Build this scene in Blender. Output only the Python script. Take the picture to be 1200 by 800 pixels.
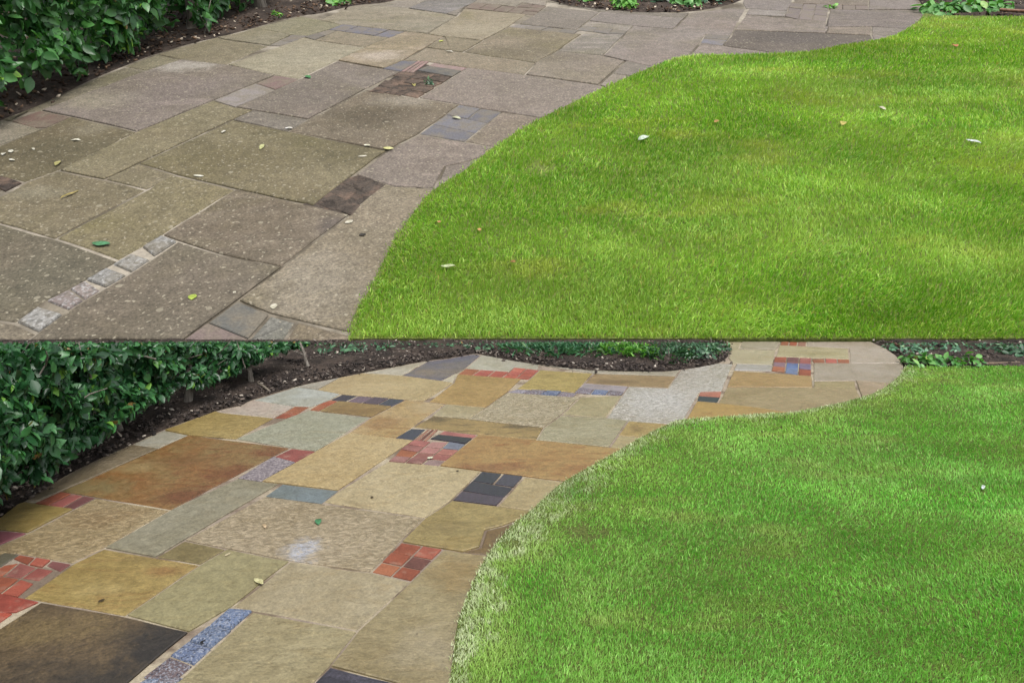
import bpy, math, random
import numpy as np
from mathutils import Matrix, Vector, noise as mnoise

for o in list(bpy.data.objects): bpy.data.objects.remove(o)
scene = bpy.context.scene
COL = scene.collection

# ------------------------------------------------------------------ camera, sky, sun, exposure
EYE = 1.6
cam_data = bpy.data.cameras.new('camera')
cam = bpy.data.objects.new('camera', cam_data); COL.objects.link(cam)
cam.location = (0, 0, EYE)
cam.rotation_euler = (math.radians(90 - 3.4399), 0, 0)
cam_data.sensor_width = 36.0
cam_data.lens = 36.0 * 915 / 1200
cam_data.shift_y = -0.125
cam_data.clip_start = 0.05; cam_data.clip_end = 2000
scene.camera = cam

SUN_EL, SUN_AZ = math.radians(60), math.radians(152)      # high, behind the viewer's right shoulder, through thin cloud
world = bpy.data.worlds.new('World'); scene.world = world; world.use_nodes = True
wn = world.node_tree; wn.nodes.clear()
sky = wn.nodes.new('ShaderNodeTexSky'); sky.sky_type = 'NISHITA'; sky.sun_disc = False
sky.sun_elevation = SUN_EL; sky.sun_rotation = SUN_AZ; sky.dust_density = 4.0; sky.air_density = 1.0
hsv = wn.nodes.new('ShaderNodeHueSaturation'); hsv.inputs['Saturation'].default_value = 0.22
bg = wn.nodes.new('ShaderNodeBackground'); bg.inputs['Strength'].default_value = 0.15
wo = wn.nodes.new('ShaderNodeOutputWorld')
wn.links.new(sky.outputs[0], hsv.inputs['Color']); wn.links.new(hsv.outputs[0], bg.inputs['Color']); wn.links.new(bg.outputs[0], wo.inputs['Surface'])
sun_data = bpy.data.lights.new('sun', 'SUN'); sun_data.energy = 1.4; sun_data.angle = math.radians(22); sun_data.color = (1.0, 0.965, 0.91)
sun = bpy.data.objects.new('sun', sun_data); COL.objects.link(sun)
sd = Vector((math.sin(SUN_AZ) * math.cos(SUN_EL), math.cos(SUN_AZ) * math.cos(SUN_EL), math.sin(SUN_EL)))
sun.rotation_euler = (-sd).to_track_quat('-Z', 'Y').to_euler()
vs = scene.view_settings
vs.view_transform = 'Standard'; vs.look = 'None'; vs.gamma = 1.0; vs.use_curve_mapping = False; vs.exposure = 0.95

# ------------------------------------------------------------------ survey tables (metres, measured in each garden's own plane)
LOWER_PIECES = [
  ('stone_slab', 'edgestrip', '#8d7f66', 'riven', [(-2.274, 3.676), (-2.23, 3.769), (-2.01, 4.361), (-2.19, 4.414), (-2.264, 4.2), (-2.318, 3.951), (-2.333, 3.65)], {}),
  ('stone_slab', 'oxide', '#8f6534', 'oxide', [(-2.02, 3.701), (-1.594, 3.563), (-1.266, 4.366), (-1.931, 4.573), (-2.01, 4.361), (-2.23, 3.769)], {'c2': '#8d7a4a', 'c3': '#7c451e', 'spots': [(-1.561, 3.72, 0.187, 0.112, '#74401c', 0.8), (-1.451, 3.997, 0.179, 0.129, '#74401c', 0.75), (-1.345, 4.277, 0.153, 0.107, '#7d4720', 0.7), (-2.11, 3.812, 0.205, 0.14, '#857648', 0.8), (-2.009, 4.09, 0.16, 0.098, '#a8935f', 0.6), (-1.789, 4.163, 0.232, 0.088, '#7a5628', 0.5)]}),
  ('stone_slab', 'white', '#b4b0a0', 'smooth', [(-2.01, 4.361), (-1.931, 4.573), (-2.118, 4.663), (-2.19, 4.414)], {}),
  ('stone_slab', 'yellow', '#ad975a', 'riven', [(-1.931, 4.573), (-1.623, 4.51), (-1.519, 4.893), (-1.889, 4.997), (-1.944, 5.032), (-2.118, 4.663)], {}),
  ('stone_slab', 'whitepink', '#bcb2a2', 'smooth', [(-1.889, 4.997), (-1.519, 4.893), (-1.457, 5.142), (-1.78, 5.281), (-1.824, 5.161), (-1.944, 5.032)], {'c2': '#c0a595'}),
  ('stone_slab', 'bluewhite', '#b9bcb3', 'smooth', [(-1.457, 5.142), (-1.34, 5.133), (-1.252, 5.283), (-1.211, 5.425), (-1.413, 5.538), (-1.572, 5.599), (-1.78, 5.281)], {}),
  ('stone_slab', 'slip', '#b0aa9c', 'smooth', [(-1.4, 5.531), (-1.316, 5.846), (-1.572, 5.599)], {}),
  ('brick', 'soldier', '#a85a3c', 'brick', [(-1.438, 4.897), (-1.385, 4.984), (-1.488, 5.016), (-1.519, 4.893)], {}),
  ('brick', 'soldier', '#b06c48', 'brick', [(-1.385, 4.984), (-1.352, 5.134), (-1.457, 5.142), (-1.488, 5.016)], {}),
  ('brick', 'soldier2', '#b06c48', 'brick', [(-1.267, 5.041), (-1.231, 5.148), (-1.304, 5.194), (-1.337, 5.064)], {}),
  ('brick', 'soldier2', '#a85a3c', 'brick', [(-1.231, 5.148), (-1.192, 5.264), (-1.252, 5.283), (-1.304, 5.194)], {}),
  ('stone_slab', 'greygreen', '#a8a791', 'smooth', [(-1.266, 4.366), (-1.105, 4.32), (-0.902, 4.916), (-1.267, 5.041), (-1.337, 5.064), (-1.438, 4.897), (-1.623, 4.51)], {'c2': '#9a9a80'}),
  ('paver', 'bluerow', '#33313f', 'blue', [(-1.135, 5.247), (-1.079, 5.385), (-1.197, 5.417), (-1.252, 5.283)], {}),
  ('paver', 'bluerow', '#6b5563', 'blue', [(-1.022, 5.21), (-0.963, 5.352), (-1.079, 5.385), (-1.135, 5.247)], {}),
  ('paver', 'bluerow', '#5a4657', 'blue', [(-0.91, 5.173), (-0.848, 5.321), (-0.963, 5.352), (-1.022, 5.21)], {}),
  ('paver', 'bluerow', '#3c3d50', 'blue', [(-0.801, 5.142), (-0.734, 5.289), (-0.848, 5.321), (-0.91, 5.173)], {}),
  ('stone_slab', 'smallbrown', '#937845', 'oxide', [(-0.902, 4.916), (-0.801, 5.142), (-1.192, 5.264), (-1.267, 5.041)], {'c2': '#a08a58', 'c3': '#6e5530', 'spots': [(-1.009, 5.041, 0.224, 0.073, '#7d602f', 0.6)]}),
  ('stone_slab', 'creamtop', '#bda97d', 'sand', [(-1.211, 5.425), (-1.197, 5.417), (-0.734, 5.289), (-0.601, 5.256), (-0.437, 5.707), (-0.531, 5.765), (-0.845, 5.909), (-1.16, 5.982), (-1.316, 5.846), (-1.4, 5.531)], {}),
  ('stone_slab', 'triangle', '#bdb5a2', 'smooth', [(-0.845, 5.909), (-0.698, 6.362), (-1.16, 5.982)], {}),
  ('stone_slab', 'purple', '#6a6672', 'riven', [(-0.531, 5.765), (-0.369, 6.116), (-0.265, 6.567), (-0.336, 6.598), (-0.535, 6.449), (-0.698, 6.362), (-0.845, 5.909)], {'c2': '#8a7a6a', 'spots': [(-0.662, 5.975, 0.146, 0.128, '#8c7a66', 0.6)]}),
  ('stone_slab', 'creamsliver', '#bfb49b', 'smooth', [(-0.437, 5.707), (-0.422, 5.95), (-0.369, 6.116), (-0.531, 5.765)], {}),
  ('stone_slab', 'midbrown', '#b0945f', 'oxide', [(-0.681, 4.527), (-0.612, 4.724), (-0.45, 5.19), (-0.571, 5.243), (-0.601, 5.256), (-0.734, 5.289), (-0.801, 5.142), (-0.902, 4.916), (-0.983, 4.621)], {'c2': '#bca47a', 'c3': '#9c7440', 'spots': [(-0.801, 4.801, 0.139, 0.169, '#99703a', 0.65), (-0.57, 5.133, 0.143, 0.114, '#bda982', 0.5)]}),
  ('stone_slab', 'largecream', '#bba677', 'sand', [(-1.179, 3.864), (-0.86, 3.778), (-0.577, 4.494), (-0.681, 4.527), (-0.983, 4.621), (-1.105, 4.32), (-1.279, 3.89)], {'c2': '#b59c66'}),
  ('brick', 'halfbrick', '#a45a50', 'brick', [(-1.174, 4.149), (-1.105, 4.32), (-1.256, 4.363), (-1.321, 4.231)], {}),
  ('paver', 'granite', '#8d7f86', 'speck', [(-1.279, 3.89), (-1.174, 4.149), (-1.321, 4.231), (-1.413, 3.932)], {}),
  ('stone_slab', 'greyslab', '#9b957d', 'smooth', [(-1.463, 3.118), (-1.408, 3.263), (-1.179, 3.864), (-1.279, 3.89), (-1.413, 3.932), (-1.594, 3.563), (-1.718, 3.196)], {}),
  ('paver', 'bluegrey', '#7d898c', 'smooth', [(-0.907, 3.631), (-0.86, 3.778), (-1.16, 3.859), (-1.203, 3.713)], {}),
  ('stone_slab', 'texlarge', '#af9f80', 'texture', [(-1.199, 3.19), (-0.903, 3.088), (-0.558, 3.001), (-0.475, 3.25), (-0.399, 3.477), (-0.907, 3.631), (-1.203, 3.713), (-1.408, 3.263)], {'spots': [(-0.866, 3.169, 0.085, 0.113, '#bfc2cc', 0.95)]}),
  ('stone_slab', 'cream2', '#beae86', 'sand', [(-0.399, 3.477), (-0.291, 3.666), (-0.161, 4.028), (-0.391, 4.1), (-0.676, 4.163), (-0.86, 3.778), (-0.902, 3.645)], {}),
  ('stone_slab', 'slab3', '#8a7c50', 'smooth', [(-1.257, 3.06), (-1.199, 3.19), (-1.408, 3.263), (-1.463, 3.118)], {}),
  ('stone_slab', 'yellowleft', '#ad9656', 'riven', [(-1.74, 2.791), (-1.382, 2.699), (-1.257, 3.06), (-1.463, 3.118), (-1.718, 3.196), (-1.779, 3.07), (-1.82, 2.812)], {'c3': '#94632e', 'spots': [(-1.389, 3.01, 0.095, 0.047, '#93632b', 0.65), (-1.498, 3.098, 0.112, 0.042, '#8a753a', 0.6), (-1.554, 2.872, 0.13, 0.061, '#bba765', 0.4)]}),
  ('stone_slab', 'green', '#a0976c', 'smooth', [(-1.113, 2.602), (-1.022, 2.757), (-0.903, 3.088), (-1.199, 3.19), (-1.257, 3.06), (-1.382, 2.699)], {}),
  ('stone_slab', 'beige', '#b2a584', 'smooth', [(-0.937, 2.731), (-0.532, 2.611), (-0.39, 2.935), (-0.558, 3.001), (-0.903, 3.088), (-1.022, 2.757)], {}),
  ('stone_slab', 'dark', '#584831', 'stained', [(-1.668, 2.33), (-1.25, 2.173), (-1.192, 2.332), (-1.113, 2.602), (-1.382, 2.699), (-1.74, 2.791), (-1.784, 2.63), (-1.813, 2.542)], {'c2': '#7a6442', 'spots': [(-1.137, 2.542, 0.23, 0.204, '#262220', 0.85), (-1.258, 2.332, 0.371, 0.136, '#29241f', 0.8), (-1.594, 2.61, 0.236, 0.114, '#86703f', 0.5)]}),
  ('stone_slab', 'bottomleft', '#97876a', 'riven', [(-1.615, 2.147), (-1.264, 2.049), (-1.25, 2.173), (-1.668, 2.33)], {}),
  ('stone_slab', 'bottommid', '#a89c75', 'riven', [(-1.126, 2.147), (-0.712, 2.081), (-0.657, 2.229), (-0.586, 2.415), (-0.532, 2.611), (-0.937, 2.731), (-1.049, 2.338)], {}),
  ('stone_slab', 'bottomdark', '#44414e', 'dark', [(-0.657, 2.229), (-0.399, 2.2), (-0.354, 2.332), (-0.586, 2.415)], {'c2': '#5a5560'}),
  ('sett', 'setts_a', '#7484a0', 'sett', [(-1.138, 2.297), (-1.089, 2.365), (-1.149, 2.357), (-1.181, 2.309)], {}),
  ('sett', 'setts_a', '#8b7f86', 'sett', [(-1.096, 2.285), (-1.026, 2.365), (-1.089, 2.365), (-1.138, 2.297)], {}),
  ('sett', 'setts', '#80686a', 'sett', [(-1.06, 2.326), (-1.025, 2.424), (-1.126, 2.469), (-1.163, 2.361)], {}),
  ('sett', 'setts', '#6578a0', 'sett', [(-1.025, 2.424), (-1.0, 2.51), (-1.095, 2.552), (-1.126, 2.469)], {}),
  ('sett', 'setts', '#6c82a8', 'sett', [(-1.0, 2.51), (-0.969, 2.617), (-1.061, 2.636), (-1.095, 2.552)], {}),
  ('sett', 'setts', '#6a82ac', 'sett', [(-0.969, 2.617), (-0.937, 2.731), (-1.03, 2.743), (-1.061, 2.636)], {}),
  ('brick', 'six', '#b06c48', 'brick', [(-0.473, 2.968), (-0.443, 3.046), (-0.531, 3.08), (-0.558, 3.001)], {}),
  ('brick', 'six', '#a85a3c', 'brick', [(-0.39, 2.935), (-0.358, 3.015), (-0.443, 3.046), (-0.473, 2.968)], {}),
  ('brick', 'six', '#a85a3c', 'brick', [(-0.443, 3.046), (-0.412, 3.128), (-0.504, 3.163), (-0.531, 3.08)], {}),
  ('brick', 'six', '#7f5044', 'brick', [(-0.358, 3.015), (-0.325, 3.099), (-0.412, 3.128), (-0.443, 3.046)], {}),
  ('brick', 'six', '#a85a3c', 'brick', [(-0.412, 3.128), (-0.379, 3.217), (-0.475, 3.25), (-0.504, 3.163)], {}),
  ('brick', 'six', '#b5644c', 'brick', [(-0.325, 3.099), (-0.29, 3.186), (-0.379, 3.217), (-0.412, 3.128)], {}),
  ('stone_slab', 'greenbrown', '#a3915b', 'riven', [(-0.29, 3.186), (-0.206, 3.162), (-0.133, 3.204), (-0.117, 3.359), (-0.038, 3.4), (0.031, 3.459), (0.158, 3.529), (-0.071, 3.602), (-0.291, 3.666), (-0.399, 3.477), (-0.475, 3.25)], {'spots': [(-0.284, 3.377, 0.159, 0.076, '#857240', 0.6)]}),
  ('stone_slab', 'spall', '#7d653c', 'smooth', [(-0.07, 3.133), (0.144, 3.206), (0.196, 3.517), (0.158, 3.529), (0.031, 3.459), (-0.038, 3.4), (-0.117, 3.359), (-0.133, 3.204), (-0.206, 3.162)], {}),
  ('stone_slab', 'bottomright', '#a4966f', 'riven', [(-0.39, 2.935), (-0.532, 2.611), (-0.586, 2.415), (-0.354, 2.332), (-0.399, 2.2), (-0.404, 2.081), (-0.023, 1.988), (0.0, 2.6), (0.07, 3.133), (-0.07, 3.133), (-0.206, 3.162), (-0.29, 3.186)], {'spots': [(-0.22, 3.01, 0.152, 0.166, '#9c8048', 0.65), (-0.284, 2.504, 0.142, 0.146, '#b3a78a', 0.4)]}),
  ('stone_slab', 'blackright', '#b5a478', 'sand', [(0.158, 3.529), (0.196, 3.517), (0.236, 3.505), (0.428, 3.833), (0.283, 3.888), (0.063, 3.957), (-0.071, 3.602)], {}),
  ('paver', 'black', '#4a3f4d', 'blue', [(-0.071, 3.602), (-0.035, 3.698), (-0.251, 3.779), (-0.291, 3.666)], {}),
  ('paver', 'black', '#33323e', 'blue', [(-0.035, 3.698), (0.01, 3.817), (-0.208, 3.899), (-0.251, 3.779)], {}),
  ('paver', 'black', '#333643', 'blue', [(-0.095, 3.856), (-0.048, 3.992), (-0.161, 4.028), (-0.208, 3.899)], {}),
  ('paver', 'black', '#454250', 'blue', [(0.01, 3.817), (0.063, 3.957), (-0.048, 3.992), (-0.095, 3.856)], {}),
  ('stone_slab', 'orange', '#a5814a', 'oxide', [(-0.161, 4.028), (0.063, 3.957), (0.283, 3.888), (0.428, 3.833), (0.51, 3.801), (0.813, 4.29), (0.627, 4.356), (0.556, 4.376), (0.145, 4.493), (-0.206, 4.586), (-0.391, 4.1)], {'c2': '#b09258', 'c3': '#8f5a2c', 'spots': [(-0.091, 4.066, 0.272, 0.072, '#84502a', 0.6), (0.406, 4.043, 0.181, 0.095, '#94602f', 0.55)]}),
  ('paver', 'bluebrick', '#383c4e', 'blue', [(-0.577, 4.494), (-0.521, 4.69), (-0.621, 4.699), (-0.697, 4.531)], {}),
  ('brick', 'soldier3', '#ab7c66', 'brick', [(-0.55, 4.487), (-0.495, 4.683), (-0.521, 4.69), (-0.577, 4.494)], {}),
  ('brick', 'soldier3', '#7f5044', 'brick', [(-0.524, 4.48), (-0.471, 4.677), (-0.495, 4.683), (-0.55, 4.487)], {}),
  ('brick', 'soldier3', '#ab7c66', 'brick', [(-0.499, 4.474), (-0.447, 4.67), (-0.471, 4.677), (-0.524, 4.48)], {}),
  ('paver', 'blackbar', '#302d3a', 'blue', [(-0.266, 4.427), (-0.228, 4.527), (-0.443, 4.594), (-0.489, 4.513)], {}),
  ('brick', 'redbar', '#b07068', 'brick', [(-0.228, 4.527), (-0.206, 4.586), (-0.415, 4.659), (-0.443, 4.594)], {}),
  ('brick', 'nine', '#a97a72', 'brick', [(-0.58, 4.141), (-0.554, 4.222), (-0.651, 4.244), (-0.676, 4.163)], {}),
  ('brick', 'nine', '#a06e66', 'brick', [(-0.486, 4.121), (-0.459, 4.2), (-0.554, 4.222), (-0.58, 4.141)], {}),
  ('brick', 'nine', '#a58a84', 'brick', [(-0.391, 4.1), (-0.362, 4.174), (-0.459, 4.2), (-0.486, 4.121)], {}),
  ('brick', 'nine', '#b06c48', 'brick', [(-0.554, 4.222), (-0.528, 4.301), (-0.636, 4.346), (-0.651, 4.244)], {}),
  ('brick', 'nine', '#b4786c', 'brick', [(-0.459, 4.2), (-0.43, 4.279), (-0.528, 4.301), (-0.554, 4.222)], {}),
  ('brick', 'nine', '#b57268', 'brick', [(-0.362, 4.174), (-0.332, 4.255), (-0.43, 4.279), (-0.459, 4.2)], {}),
  ('brick', 'nine', '#a87068', 'brick', [(-0.528, 4.301), (-0.5, 4.382), (-0.607, 4.418), (-0.636, 4.346)], {}),
  ('brick', 'nine', '#b58078', 'brick', [(-0.43, 4.279), (-0.4, 4.361), (-0.5, 4.382), (-0.528, 4.301)], {}),
  ('brick', 'nine', '#b87a6c', 'brick', [(-0.332, 4.255), (-0.3, 4.339), (-0.4, 4.361), (-0.43, 4.279)], {}),
  ('brick', 'nine', '#b5736a', 'brick', [(-0.5, 4.382), (-0.471, 4.467), (-0.577, 4.494), (-0.607, 4.418)], {}),
  ('brick', 'nine', '#b98880', 'brick', [(-0.4, 4.361), (-0.369, 4.467), (-0.471, 4.467), (-0.5, 4.382)], {}),
  ('brick', 'nine', '#7a7f8c', 'brick', [(-0.3, 4.339), (-0.266, 4.427), (-0.369, 4.467), (-0.4, 4.361)], {}),
  ('stone_slab', 'tanstrip', '#9a8250', 'oxide', [(-0.447, 4.67), (-0.206, 4.586), (0.145, 4.493), (0.194, 4.708), (-0.273, 4.872), (-0.516, 4.936), (-0.612, 4.724)], {'c2': '#ab9058', 'c3': '#6b5738', 'spots': [(-0.498, 4.868, 0.13, 0.085, '#5e4e30', 0.75), (0.063, 4.737, 0.127, 0.064, '#54462e', 0.75)]}),
  ('stone_slab', 'creamsmall', '#b6a986', 'smooth', [(-0.273, 4.872), (-0.174, 5.116), (-0.438, 5.184), (-0.45, 5.19), (-0.516, 4.936)], {}),
  ('stone_slab', 'tanyellow', '#b2935a', 'riven', [(-0.45, 5.19), (-0.438, 5.184), (-0.174, 5.116), (-0.036, 5.455), (0.071, 5.812), (-0.422, 5.95), (-0.437, 5.707), (-0.571, 5.243)], {}),
  ('brick', 'redtop', '#b06c48', 'brick', [(-0.306, 5.918), (-0.249, 6.084), (-0.369, 6.116), (-0.422, 5.95)], {}),
  ('brick', 'redtop', '#b86252', 'brick', [(-0.191, 5.886), (-0.134, 6.053), (-0.249, 6.084), (-0.306, 5.918)], {}),
  ('brick', 'redtop', '#b8604c', 'brick', [(-0.078, 5.854), (-0.019, 6.023), (-0.134, 6.053), (-0.191, 5.886)], {}),
  ('brick', 'redtop2', '#b9604a', 'brick', [(0.026, 5.825), (0.055, 5.915), (-0.048, 5.938), (-0.078, 5.854)], {}),
  ('brick', 'redtop2', '#c06a55', 'brick', [(0.129, 5.799), (0.158, 5.889), (0.055, 5.915), (0.026, 5.825)], {}),
  ('brick', 'redtop2', '#b86252', 'brick', [(0.055, 5.915), (0.084, 6.011), (-0.019, 6.023), (-0.048, 5.938)], {}),
  ('brick', 'redtop2', '#b9604a', 'brick', [(0.158, 5.889), (0.186, 5.98), (0.084, 6.011), (0.055, 5.915)], {}),
  ('brick', 'redtop2', '#c06a55', 'brick', [(0.084, 6.011), (0.115, 6.119), (0.014, 6.149), (-0.019, 6.023)], {}),
  ('brick', 'redtop2', '#b86252', 'brick', [(0.186, 5.98), (0.215, 6.071), (0.115, 6.119), (0.084, 6.011)], {}),
  ('stone_slab', 'creamtop2', '#b9b4a3', 'smooth', [(-0.019, 6.023), (0.014, 6.149), (0.208, 6.074), (0.221, 6.237), (0.0, 6.376), (-0.181, 6.522), (-0.265, 6.567), (-0.369, 6.116)], {}),
  ('stone_slab', 'yellow2', '#b19c5a', 'riven', [(0.45, 5.465), (0.534, 5.702), (0.629, 5.975), (0.215, 6.071), (0.129, 5.799), (0.034, 5.539)], {'spots': [(0.262, 5.901, 0.092, 0.1, '#8f7838', 0.6)]}),
  ('stone_slab', 'edge2', '#b0a895', 'smooth', [(0.629, 5.975), (1.254, 5.884), (1.324, 6.064), (1.167, 6.018), (0.868, 6.026), (0.605, 6.07), (0.342, 6.169), (0.221, 6.237)], {}),
  ('stone_slab', 'brown2', '#987d55', 'oxide', [(0.847, 5.613), (1.131, 5.571), (1.254, 5.884), (0.635, 5.963), (0.534, 5.702)], {'c2': '#a48a60', 'c3': '#7a5c38', 'spots': [(0.763, 5.734, 0.223, 0.07, '#6f5434', 0.6)]}),
  ('paver', 'plumrow', '#a0909a', 'sett', [(0.08, 5.426), (0.14, 5.52), (0.034, 5.539), (-0.036, 5.455)], {}),
  ('paver', 'plumrow', '#8a7076', 'sett', [(0.195, 5.398), (0.247, 5.501), (0.14, 5.52), (0.08, 5.426)], {}),
  ('paver', 'plumrow', '#5a6c98', 'sett', [(0.309, 5.369), (0.355, 5.482), (0.247, 5.501), (0.195, 5.398)], {}),
  ('paver', 'plumrow', '#8a7076', 'sett', [(0.424, 5.341), (0.458, 5.435), (0.355, 5.482), (0.309, 5.369)], {}),
  ('paver', 'plum2', '#a59aa0', 'smooth', [(0.796, 5.466), (0.847, 5.613), (0.534, 5.702), (0.488, 5.573)], {}),
  ('paver', 'plumrow2', '#8a7078', 'sett', [(0.552, 5.421), (0.592, 5.537), (0.488, 5.573), (0.441, 5.443)], {}),
  ('paver', 'plumrow2', '#5f74a4', 'sett', [(0.662, 5.403), (0.694, 5.502), (0.592, 5.537), (0.552, 5.421)], {}),
  ('paver', 'plumrow2', '#80686c', 'sett', [(0.77, 5.391), (0.796, 5.466), (0.694, 5.502), (0.662, 5.403)], {}),
  ('stone_slab', 'cream3', '#b3a68a', 'texture', [(0.194, 4.708), (0.313, 4.942), (0.475, 5.351), (0.424, 5.341), (-0.036, 5.455), (-0.174, 5.116), (-0.273, 4.872)], {}),
  ('stone_slab', 'greenish', '#aca07a', 'smooth', [(0.599, 4.899), (0.77, 5.391), (0.475, 5.351), (0.322, 4.964)], {}),
  ('stone_slab', 'greygreen2', '#a9a182', 'riven', [(0.556, 4.376), (0.633, 4.579), (0.733, 4.847), (0.599, 4.899), (0.313, 4.942), (0.194, 4.708), (0.145, 4.493)], {}),
  ('stone_slab', 'texwhite', '#bcb6ab', 'texture', [(0.982, 4.643), (1.121, 4.746), (1.085, 4.851), (1.262, 5.286), (1.336, 5.469), (1.496, 5.48), (1.791, 6.244), (1.665, 6.264), (1.501, 6.156), (1.324, 6.064), (1.254, 5.884), (1.131, 5.571), (0.847, 5.613), (0.77, 5.391), (0.599, 4.899)], {'spots': [(0.991, 5.247, 0.262, 0.374, '#c9c7c4', 0.6)]}),
  ('stone_slab', 'smallyellow', '#b29a60', 'riven', [(0.998, 4.477), (1.209, 4.721), (1.121, 4.746), (1.01, 4.777), (0.733, 4.847), (0.633, 4.579)], {'spots': [(0.765, 4.705, 0.063, 0.08, '#84693a', 0.65)]}),
  ('stone_slab', 'smallcream', '#b6a77c', 'smooth', [(0.79, 4.163), (0.998, 4.477), (0.633, 4.579), (0.556, 4.376)], {}),
  ('brick', 'notchred', '#b4735c', 'brick', [(1.45, 5.339), (1.496, 5.48), (1.336, 5.469), (1.299, 5.376)], {}),
  ('paver', 'notchblack', '#2e3346', 'blue', [(1.393, 5.208), (1.45, 5.339), (1.299, 5.376), (1.259, 5.247)], {}),
  ('stone_slab', 'paleedge', '#bdb193', 'smooth', [(1.818, 6.264), (2.108, 6.225), (2.304, 6.738), (1.995, 6.778), (2.103, 7.066), (1.985, 7.066), (1.923, 6.9), (1.892, 6.706), (1.81, 6.463), (1.791, 6.244)], {}),
  ('stone_slab', 'palefar', '#b0a48e', 'riven', [(2.103, 7.066), (1.995, 6.778), (2.317, 6.754), (2.394, 6.924), (2.459, 7.066)], {}),
  ('paver', 'palegrey', '#b5b0ad', 'smooth', [(2.037, 6.045), (2.108, 6.225), (1.821, 6.251), (1.747, 6.064)], {}),
  ('brick', 'cross', '#b06c48', 'brick', [(2.125, 5.996), (2.183, 6.147), (2.091, 6.183), (2.037, 6.045)], {}),
  ('brick', 'cross', '#6f7fa0', 'brick', [(2.205, 5.931), (2.274, 6.112), (2.183, 6.147), (2.125, 5.996)], {}),
  ('brick', 'cross', '#a85a3c', 'brick', [(2.299, 5.907), (2.364, 6.077), (2.274, 6.112), (2.205, 5.931)], {}),
  ('brick', 'cross', '#9a7a84', 'brick', [(2.183, 6.147), (2.245, 6.306), (2.15, 6.335), (2.091, 6.183)], {}),
  ('brick', 'cross', '#6a80b0', 'brick', [(2.274, 6.112), (2.338, 6.278), (2.245, 6.306), (2.183, 6.147)], {}),
  ('brick', 'cross', '#80708c', 'brick', [(2.364, 6.077), (2.43, 6.251), (2.338, 6.278), (2.274, 6.112)], {}),
  ('brick', 'cross', '#a85a3c', 'brick', [(2.245, 6.306), (2.317, 6.493), (2.211, 6.495), (2.15, 6.335)], {}),
  ('brick', 'cross', '#8a5a58', 'brick', [(2.338, 6.278), (2.414, 6.477), (2.317, 6.493), (2.245, 6.306)], {}),
  ('brick', 'cross', '#a86058', 'brick', [(2.43, 6.251), (2.511, 6.461), (2.414, 6.477), (2.338, 6.278)], {}),
  ('stone_slab', 'creamfar', '#b8ac86', 'riven', [(2.81, 6.414), (2.97, 6.805), (2.621, 6.877), (2.394, 6.924), (2.225, 6.495)], {'spots': [(2.635, 6.613, 0.256, 0.093, '#9c8c58', 0.6)]}),
  ('brick', 'redfar', '#b06c48', 'brick', [(2.475, 6.907), (2.539, 7.066), (2.462, 7.066), (2.408, 6.934)], {}),
  ('brick', 'redfar', '#a85a3c', 'brick', [(2.546, 6.892), (2.616, 7.066), (2.539, 7.066), (2.475, 6.907)], {}),
  ('brick', 'redfar', '#ab7c66', 'brick', [(2.621, 6.877), (2.697, 7.066), (2.616, 7.066), (2.546, 6.892)], {}),
  ('stone_slab', 'palefar2', '#b9aa9a', 'smooth', [(2.97, 6.805), (2.81, 6.414), (2.76, 6.293), (3.181, 6.285), (3.264, 6.552), (3.296, 6.77), (3.287, 7.066), (2.697, 7.066), (2.621, 6.877)], {}),
  ('brick', 'redline', '#b06c48', 'brick', [(2.562, 6.297), (2.613, 6.441), (2.495, 6.42), (2.463, 6.299)], {}),
  ('brick', 'redline', '#b86252', 'brick', [(2.661, 6.295), (2.71, 6.428), (2.613, 6.441), (2.562, 6.297)], {}),
  ('brick', 'redline', '#b06c48', 'brick', [(2.76, 6.293), (2.81, 6.414), (2.71, 6.428), (2.661, 6.295)], {}),
  ('stone_slab', 'orangefar', '#b2925f', 'riven', [(2.187, 5.582), (2.252, 5.752), (2.299, 5.907), (1.737, 6.051), (1.561, 5.593)], {}),
  ('stone_slab', 'tanfar', '#a8956e', 'riven', [(1.596, 5.128), (1.852, 4.988), (2.211, 4.97), (2.418, 5.311), (2.481, 5.533), (2.187, 5.582), (1.561, 5.593), (1.393, 5.208)], {}),
  ('stone_slab', 'yellowedge', '#b2914d', 'oxide', [(1.011, 4.539), (1.839, 4.721), (1.852, 4.988), (1.596, 5.128), (1.393, 5.208), (1.259, 5.247), (1.09, 4.837)], {'c2': '#a88a50', 'c3': '#96703a'}),
  ('stone_slab', 'rightslab', '#b0a292', 'smooth', [(2.252, 5.752), (2.574, 5.769), (2.823, 5.706), (2.983, 5.901), (3.111, 6.103), (3.181, 6.285), (2.76, 6.293), (2.463, 6.299), (2.187, 5.582)], {}),
  ('stone_slab', 'righttan', '#ab9a70', 'riven', [(2.481, 5.533), (2.574, 5.769), (2.252, 5.752), (2.187, 5.582)], {}),
  ('stone_slab', 'rightcut', '#b09a80', 'riven', [(2.418, 5.311), (2.475, 5.059), (3.017, 5.666), (2.823, 5.706), (2.574, 5.769)], {}),
  ('stone_slab', 'leftyellow', '#a08b4e', 'riven', [(-2.349, 3.377), (-2.122, 3.333), (-2.055, 3.573), (-2.333, 3.65), (-2.354, 3.624), (-2.346, 3.487), (-2.361, 3.394)], {}),
  ('brick', 'leftred', '#a85a3c', 'brick', [(-2.199, 3.608), (-2.159, 3.746), (-2.23, 3.769), (-2.279, 3.633)], {}),
  ('brick', 'leftred', '#9c564e', 'brick', [(-2.12, 3.584), (-2.089, 3.723), (-2.159, 3.746), (-2.199, 3.608)], {}),
  ('brick', 'leftred', '#7c4a48', 'brick', [(-2.055, 3.573), (-2.02, 3.701), (-2.089, 3.723), (-2.12, 3.584)], {}),
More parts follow.
